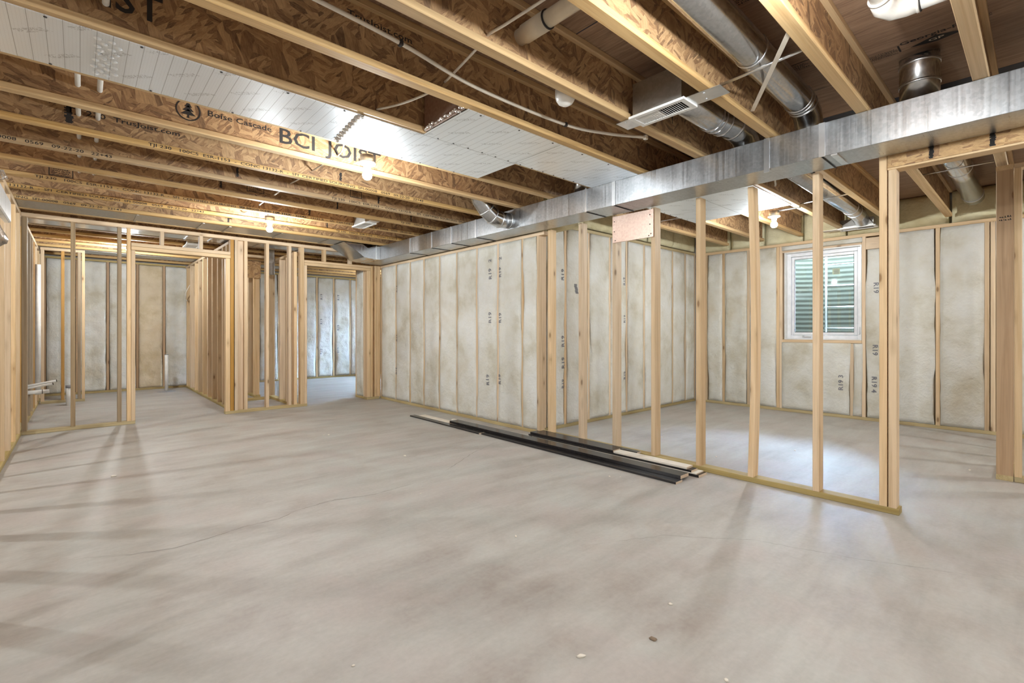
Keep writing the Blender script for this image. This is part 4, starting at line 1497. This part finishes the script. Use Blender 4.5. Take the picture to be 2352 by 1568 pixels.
# foil-wrapped duct at the left edge
rt = thing('wrapped_duct', 'pale foil-wrapped duct at the far left edge below the joists', 'duct', loc=(-0.44, 5.0, 1.95))
bm = bmesh.new()
box(bm, -0.448, -0.405, 3.6, 5.50, 1.94, 2.11, 0, 0.01)
local(obj('duct_body', bm, 'foil'), rt)
bm = bmesh.new()
tube(bm, [(-0.52, 5.30, 2.0), (-0.52, 5.30, 1.90), (-0.50, 5.36, 1.82), (-0.48, 5.44, 1.80)], 0.065, 18)
for v in bm.verts:
    v.co += noise.noise_vector(v.co * 30) * 0.012
local(obj('foil_elbow', bm, 'foil_plain', smooth=True), rt)
bm = bmesh.new()
bmesh.ops.create_grid(bm, x_segments=14, y_segments=14, size=0.5)
for v in bm.verts:
    x, y = v.co.x, v.co.y
    v.co = Vector((-0.50 + 0.16 * x, 5.35 + 0.30 * y, 2.285 + 0.02 * noise.noise(Vector((x * 6, y * 6, 1))) + 0.012 * noise.noise(Vector((x * 17, y * 17, 4)))))
bmesh.ops.solidify(bm, geom=bm.faces[:], thickness=0.002)
tag(obj('crumpled_foil', bm, 'foil_plain'), 'crumpled shiny foil scrap under the joists at the left edge', 'foil')

# tape on a stud
bm = bmesh.new()
for k in range(6):
    z0 = 1.44 + k * 0.016
    y0 = 2.995 + k * 0.004 + 0.003 * math.sin(k * 2)
    bm.faces.new([bm.verts.new(p) for p in ((3.568, y0, z0), (3.567, y0 + 0.036, z0 + 0.004), (3.567, y0 + 0.040, z0 + 0.020), (3.568, y0 + 0.004, z0 + 0.016))])
bmesh.ops.solidify(bm, geom=bm.faces[:], thickness=0.001)
tag(obj('tape_strip', bm, 'tape'), 'torn piece of grey tape stuck on a bare stud', 'tape')

# ------------------------------------------------------------------ window
def window(name, y0, y1, z0, z1, full=True):
    rt = thing(name, '', '')
    del rt['label'], rt['category']
    structure(rt)
    rt.location = (7.12, (y0 + y1) / 2, z0)
    bm = bmesh.new()
    for b in ((y0 - 0.012, y0, z0 - 0.012, z1 + 0.012), (y1, y1 + 0.012, z0 - 0.012, z1 + 0.012), (y0, y1, z0 - 0.012, z0), (y0, y1, z1, z1 + 0.012)):
        box(bm, 7.045, 7.30, b[0], b[1], b[2], b[3])
    local(obj('jamb', bm, 'white_metal'), rt)
    f = 0.045
    bm = bmesh.new()
    for b in ((y0, y0 + f, z0, z1), (y1 - f, y1, z0, z1), (y0 + f, y1 - f, z0, z0 + f), (y0 + f, y1 - f, z1 - f, z1)):
        box(bm, 7.12, 7.18, b[0], b[1], b[2], b[3], 0, 0.003)
    local(obj('window_frame', bm, 'vinyl'), rt)
    g_ = f + 0.004
    s_ = 0.034
    bm = bmesh.new()
    a, b, c, d = y0 + g_, y1 - g_, z0 + g_, z1 - g_
    for q in ((a, a + s_, c, d), (b - s_, b, c, d), (a + s_, b - s_, c, c + s_), (a + s_, b - s_, d - s_, d)):
        box(bm, 7.132, 7.172, q[0], q[1], q[2], q[3], 0, 0.003)
    local(obj('sash', bm, 'vinyl'), rt)
    bm = bmesh.new()
    for q in ((a + s_, a + s_ + 0.005, c + s_, d - s_), (b - s_ - 0.005, b - s_, c + s_, d - s_), (a + s_, b - s_, c + s_, c + s_ + 0.005), (a + s_, b - s_, d - s_ - 0.005, d - s_)):
        box(bm, 7.140, 7.146, q[0], q[1], q[2], q[3])
    local(obj('gasket', bm, 'ink'), rt)
    bm = bmesh.new()
    box(bm, 7.148, 7.152, a + s_, b - s_, c + s_, d - s_)
    local(obj('pane', bm, 'glass'), rt)
    if full:
        bm = bmesh.new()
        box(bm, 7.105, 7.12, 2.03, 2.13, z0 + 0.016, z0 + 0.030, 0, 0.003)
        box(bm, 7.098, 7.112, 2.11, 2.135, z0 + 0.020, z0 + 0.045, 0, 0.003)
        local(obj('crank_handle', bm, 'bright'), rt)
        bm = bmesh.new()
        box(bm, 7.10, 7.12, y0 + 0.018, y0 + 0.034, 1.04, 1.13, 0, 0.003)
        local(obj('latch', bm, 'vinyl'), rt)
        bm = bmesh.new()
        box(bm, 7.1455, 7.1465, 1.72, 1.80, 1.80, 1.875)
        for k in range(5):
            box(bm, 7.1450, 7.1456, 1.73, 1.79 - 0.008 * (k % 2), 1.812 + k * 0.011, 1.816 + k * 0.011, 1)
        local(obj('sticker', bm, ['greenpaper', 'ink_grey']), rt)
    return rt


window('window_1', 1.484, 2.318, 0.978, 2.118)
window('window_2', 8.62, 10.18, 0.92, 2.13, False)


# window wells outside
def well(name, yc, half, label, rim=2.46):
    rt = thing(name, label, 'window well', loc=(7.4, yc, 0.6))
    bm = bmesh.new()
    nseg, z0, z1 = 26, 0.60, rim
    nz = 150
    rows = []
    for j in range(nz + 1):
        z = z0 + (z1 - z0) * j / nz
        off = 0.005 * math.sin(2 * math.pi * z / 0.068)
        row = []
        for i in range(nseg + 1):
            a = -math.pi / 2 + math.pi * i / nseg
            row.append(bm.verts.new((7.41 + (0.92 + off) * math.cos(a) ** 0.7 if math.cos(a) > 1e-6 else 7.41, yc + (half + off) * math.sin(a), z)))
        rows.append(row)
    for j in range(nz):
        for i in range(nseg):
            bm.faces.new((rows[j][i], rows[j][i + 1], rows[j + 1][i + 1], rows[j + 1][i])).smooth = True
    local(obj('corrugated_liner', bm, 'well'), rt)
    bm = bmesh.new()
    box(bm, 7.40, 8.6, yc - half - 0.2, yc + half + 0.2, 0.5, 0.62)
    local(obj('gravel_base', bm, 'stone'), rt)
    return rt


rt = well('window_well', 1.90, 0.78, 'corrugated metal window well outside the basement window')
rl = thing('escape_ladder', 'thin white metal ladder standing in the window well', 'ladder', loc=(7.9, 1.7, 0.62))
bm = bmesh.new()
tube(bm, [(7.95, 2.20, 0.62), (7.95, 2.20, 2.3)], 0.014, 10)
tube(bm, [(7.95, 2.08, 0.62), (7.95, 2.08, 2.3)], 0.014, 10)
local(obj('rail', bm, 'galv_dark'), rl)
for z in (1.12, 1.42, 1.72, 2.02):
    bm = bmesh.new()
    tube(bm, [(7.95, 2.10, z), (7.95, 1.56, z)], 0.009, 8)
    local(obj('rung', bm, 'galv_dark'), rl)
well('window_well', 9.4, 1.0, 'corrugated metal window well outside the far room window', 2.05)  # unseen well, its rim set low to let more sky in
bm = bmesh.new()
box(bm, 8.42, 9.2, -0.5, 4.2, 1.9, 2.34)
box(bm, 8.7, 9.2, 7.6, 11.4, 1.7, 2.0)
tag(obj('garden_soil', bm, 'stone'), 'pale ground beyond the rim of the window well', 'ground')

# ------------------------------------------------------------------ pile of trim boards
def board(label, x0, x1, ya, yb, z0, z1, dark=True, skew=0.0, mat=None):
    """ya: far end, yb: near end"""
    bm = bmesh.new()
    n = 14
    prev = None
    ends = []
    for i in range(n + 1):
        t = i / n
        y = ya + (yb - ya) * t
        dx = skew * t
        q = [bm.verts.new((x0 + dx, y, z0)), bm.verts.new((x1 + dx, y, z0)), bm.verts.new((x1 + dx, y, z1)), bm.verts.new((x0 + dx, y, z1))]
        if prev:
            for a in range(4):
                b = (a + 1) % 4
                bm.faces.new((prev[a], prev[b], q[b], q[a]))
        prev = q
        ends.append(q)
    f = bm.faces.new(ends[0])
    f.material_index = 1
    f = bm.faces.new(ends[-1][::-1])
    f.material_index = 1
    bmesh.ops.recalc_face_normals(bm, faces=bm.faces)
    return tag(obj('trim_board', bm, ['darkboard' if dark else 'paleboard', 'rawboard']), label, 'board', 'pile of trim boards')


board('lowest dark trim board on the room side of the pile', 3.115, 3.205, 3.93, 1.735, 0.0, 0.016, skew=0.01)
board('dark trim board reaching farthest back along the floor', 3.10, 3.17, 5.36, 3.95, 0.0, 0.014)
board('wide glossy dark board on top at the near end of the pile', 3.18, 3.295, 4.60, 1.745, 0.018, 0.042, skew=0.03)
board('pale raw board lying at the far end of the pile', 3.175, 3.275, 5.28, 4.62, 0.0, 0.014, dark=False)
board('narrow pale board showing between the dark boards of the pile', 3.308, 3.345, 4.75, 1.95, 0.0, 0.026, dark=False, skew=0.02)
board('dark board against the studs, lower of the near right corner', 3.375, 3.50, 3.50, 1.70, 0.0, 0.018, skew=0.015)
board('thin raw board sandwiched in the near right corner of the pile', 3.385, 3.495, 3.45, 1.72, 0.0185, 0.026, dark=False, skew=0.012)
board('dark board just under the topmost pale board', 3.375, 3.47, 3.49, 1.76, 0.0265, 0.040, skew=0.02)
board('topmost pale raw board at the near end of the pile', 3.392, 3.485, 2.46, 1.80, 0.0405, 0.054, dark=False, skew=0.01)
board('upper dark board beside the studs, ending before the pale one', 3.40, 3.50, 3.49, 2.47, 0.0405, 0.058, skew=0.0)
board('dark board tight against the stud wall plate', 3.502, 3.562, 3.46, 2.30, 0.0405, 0.056)

# ------------------------------------------------------------------ crumbs on the slab
def crumb(name, label, x, y, sx, sy, sz, mat, seed, cat='debris', group=None):
    bm = bmesh.new()
    bmesh.ops.create_icosphere(bm, subdivisions=2, radius=1)
    for v in bm.verts:
        v.co *= 1 + 0.35 * noise.noise(v.co * 1.7 + Vector((seed, 0, 0)))
        v.co = Vector((v.co.x * sx, v.co.y * sy, max(v.co.z, -0.6) * sz))
    z = min(v.co.z for v in bm.verts)
    for v in bm.verts:
        v.co.z -= z
    ob = obj(name, bm, mat, None, (x, y, 0.0), (0, 0, seed), smooth=True)
    return tag(ob, label, cat, group)


cg = 'tiny pale crumbs on the slab'
cl = ['on the open floor between the end wall and the white wall', 'beside the farther part of the trim pile', 'on the middle floor right of the long crack', 'on the floor near the near end of the trim pile', "on the floor left of the long crack's bend", 'beside the short crack in front of the trim pile', "just right of the one near the trim pile's end", 'farther back between the end wall and the trim pile', 'on the window room floor below the window', 'on the near floor at lower left', "on the floor midway along the trim pile's front", 'on the window room floor behind the fourth bare stud']
for i, (x, y, s_) in enumerate(((1.92, 4.97, .012), (2.09, 3.70, .014), (1.689, 2.782, .005), (2.93, 2.16, .008), (0.838, 3.43, .006), (2.16, 3.14, .006), (2.98, 2.10, .006),
                                (1.88, 5.0, .008), (4.8, 1.5, .01), (0.66, 1.5, .006), (2.72, 2.55, .005), (4.4, 2.6, .008))):
    crumb('crumb', 'tiny pale crumb ' + cl[i], x, y, s_, s_ * 0.7, s_ * 0.45, 'crumb', i * 1.7, group=cg)
crumb('crumb', 'white crumb on the floor before the left stud wall', 0.19, 4.636, 0.019, 0.010, 0.007, 'crumb', 3.1)
crumb('crumb', 'small pale crumb on the floor left of the open stud wall foreground', 1.71, 1.864, 0.012, 0.005, 0.004, 'crumb', 1.0)
crumb('crumb', 'oval pale crumb on the near floor, lone between two scraps', 1.743, 0.991, 0.009, 0.006, 0.004, 'crumb', 2.2)
crumb('scrap', 'brown curled scrap on the near floor', 1.499, 0.919, 0.013, 0.008, 0.006, 'leafy', 5.0)
crumb('wood_chip', 'long pale wood chip on the near floor', 1.243, 1.032, 0.018, 0.007, 0.005, 'crumb', 2.6)
crumb('crumb', 'pale crumb at the bottom edge of the near floor', 1.493, 0.659, 0.007, 0.006, 0.004, 'crumb', 4.4)
crumb('crumb', 'pale crumb on the window room floor behind the bare studs', 4.065, 1.881, 0.012, 0.008, 0.004, 'crumb', 0.8)
crumb('crumb', 'pale crumb on the floor in front of the wide brown end stud', 5.136, 0.38, 0.014, 0.008, 0.004, 'crumb', 0.2)
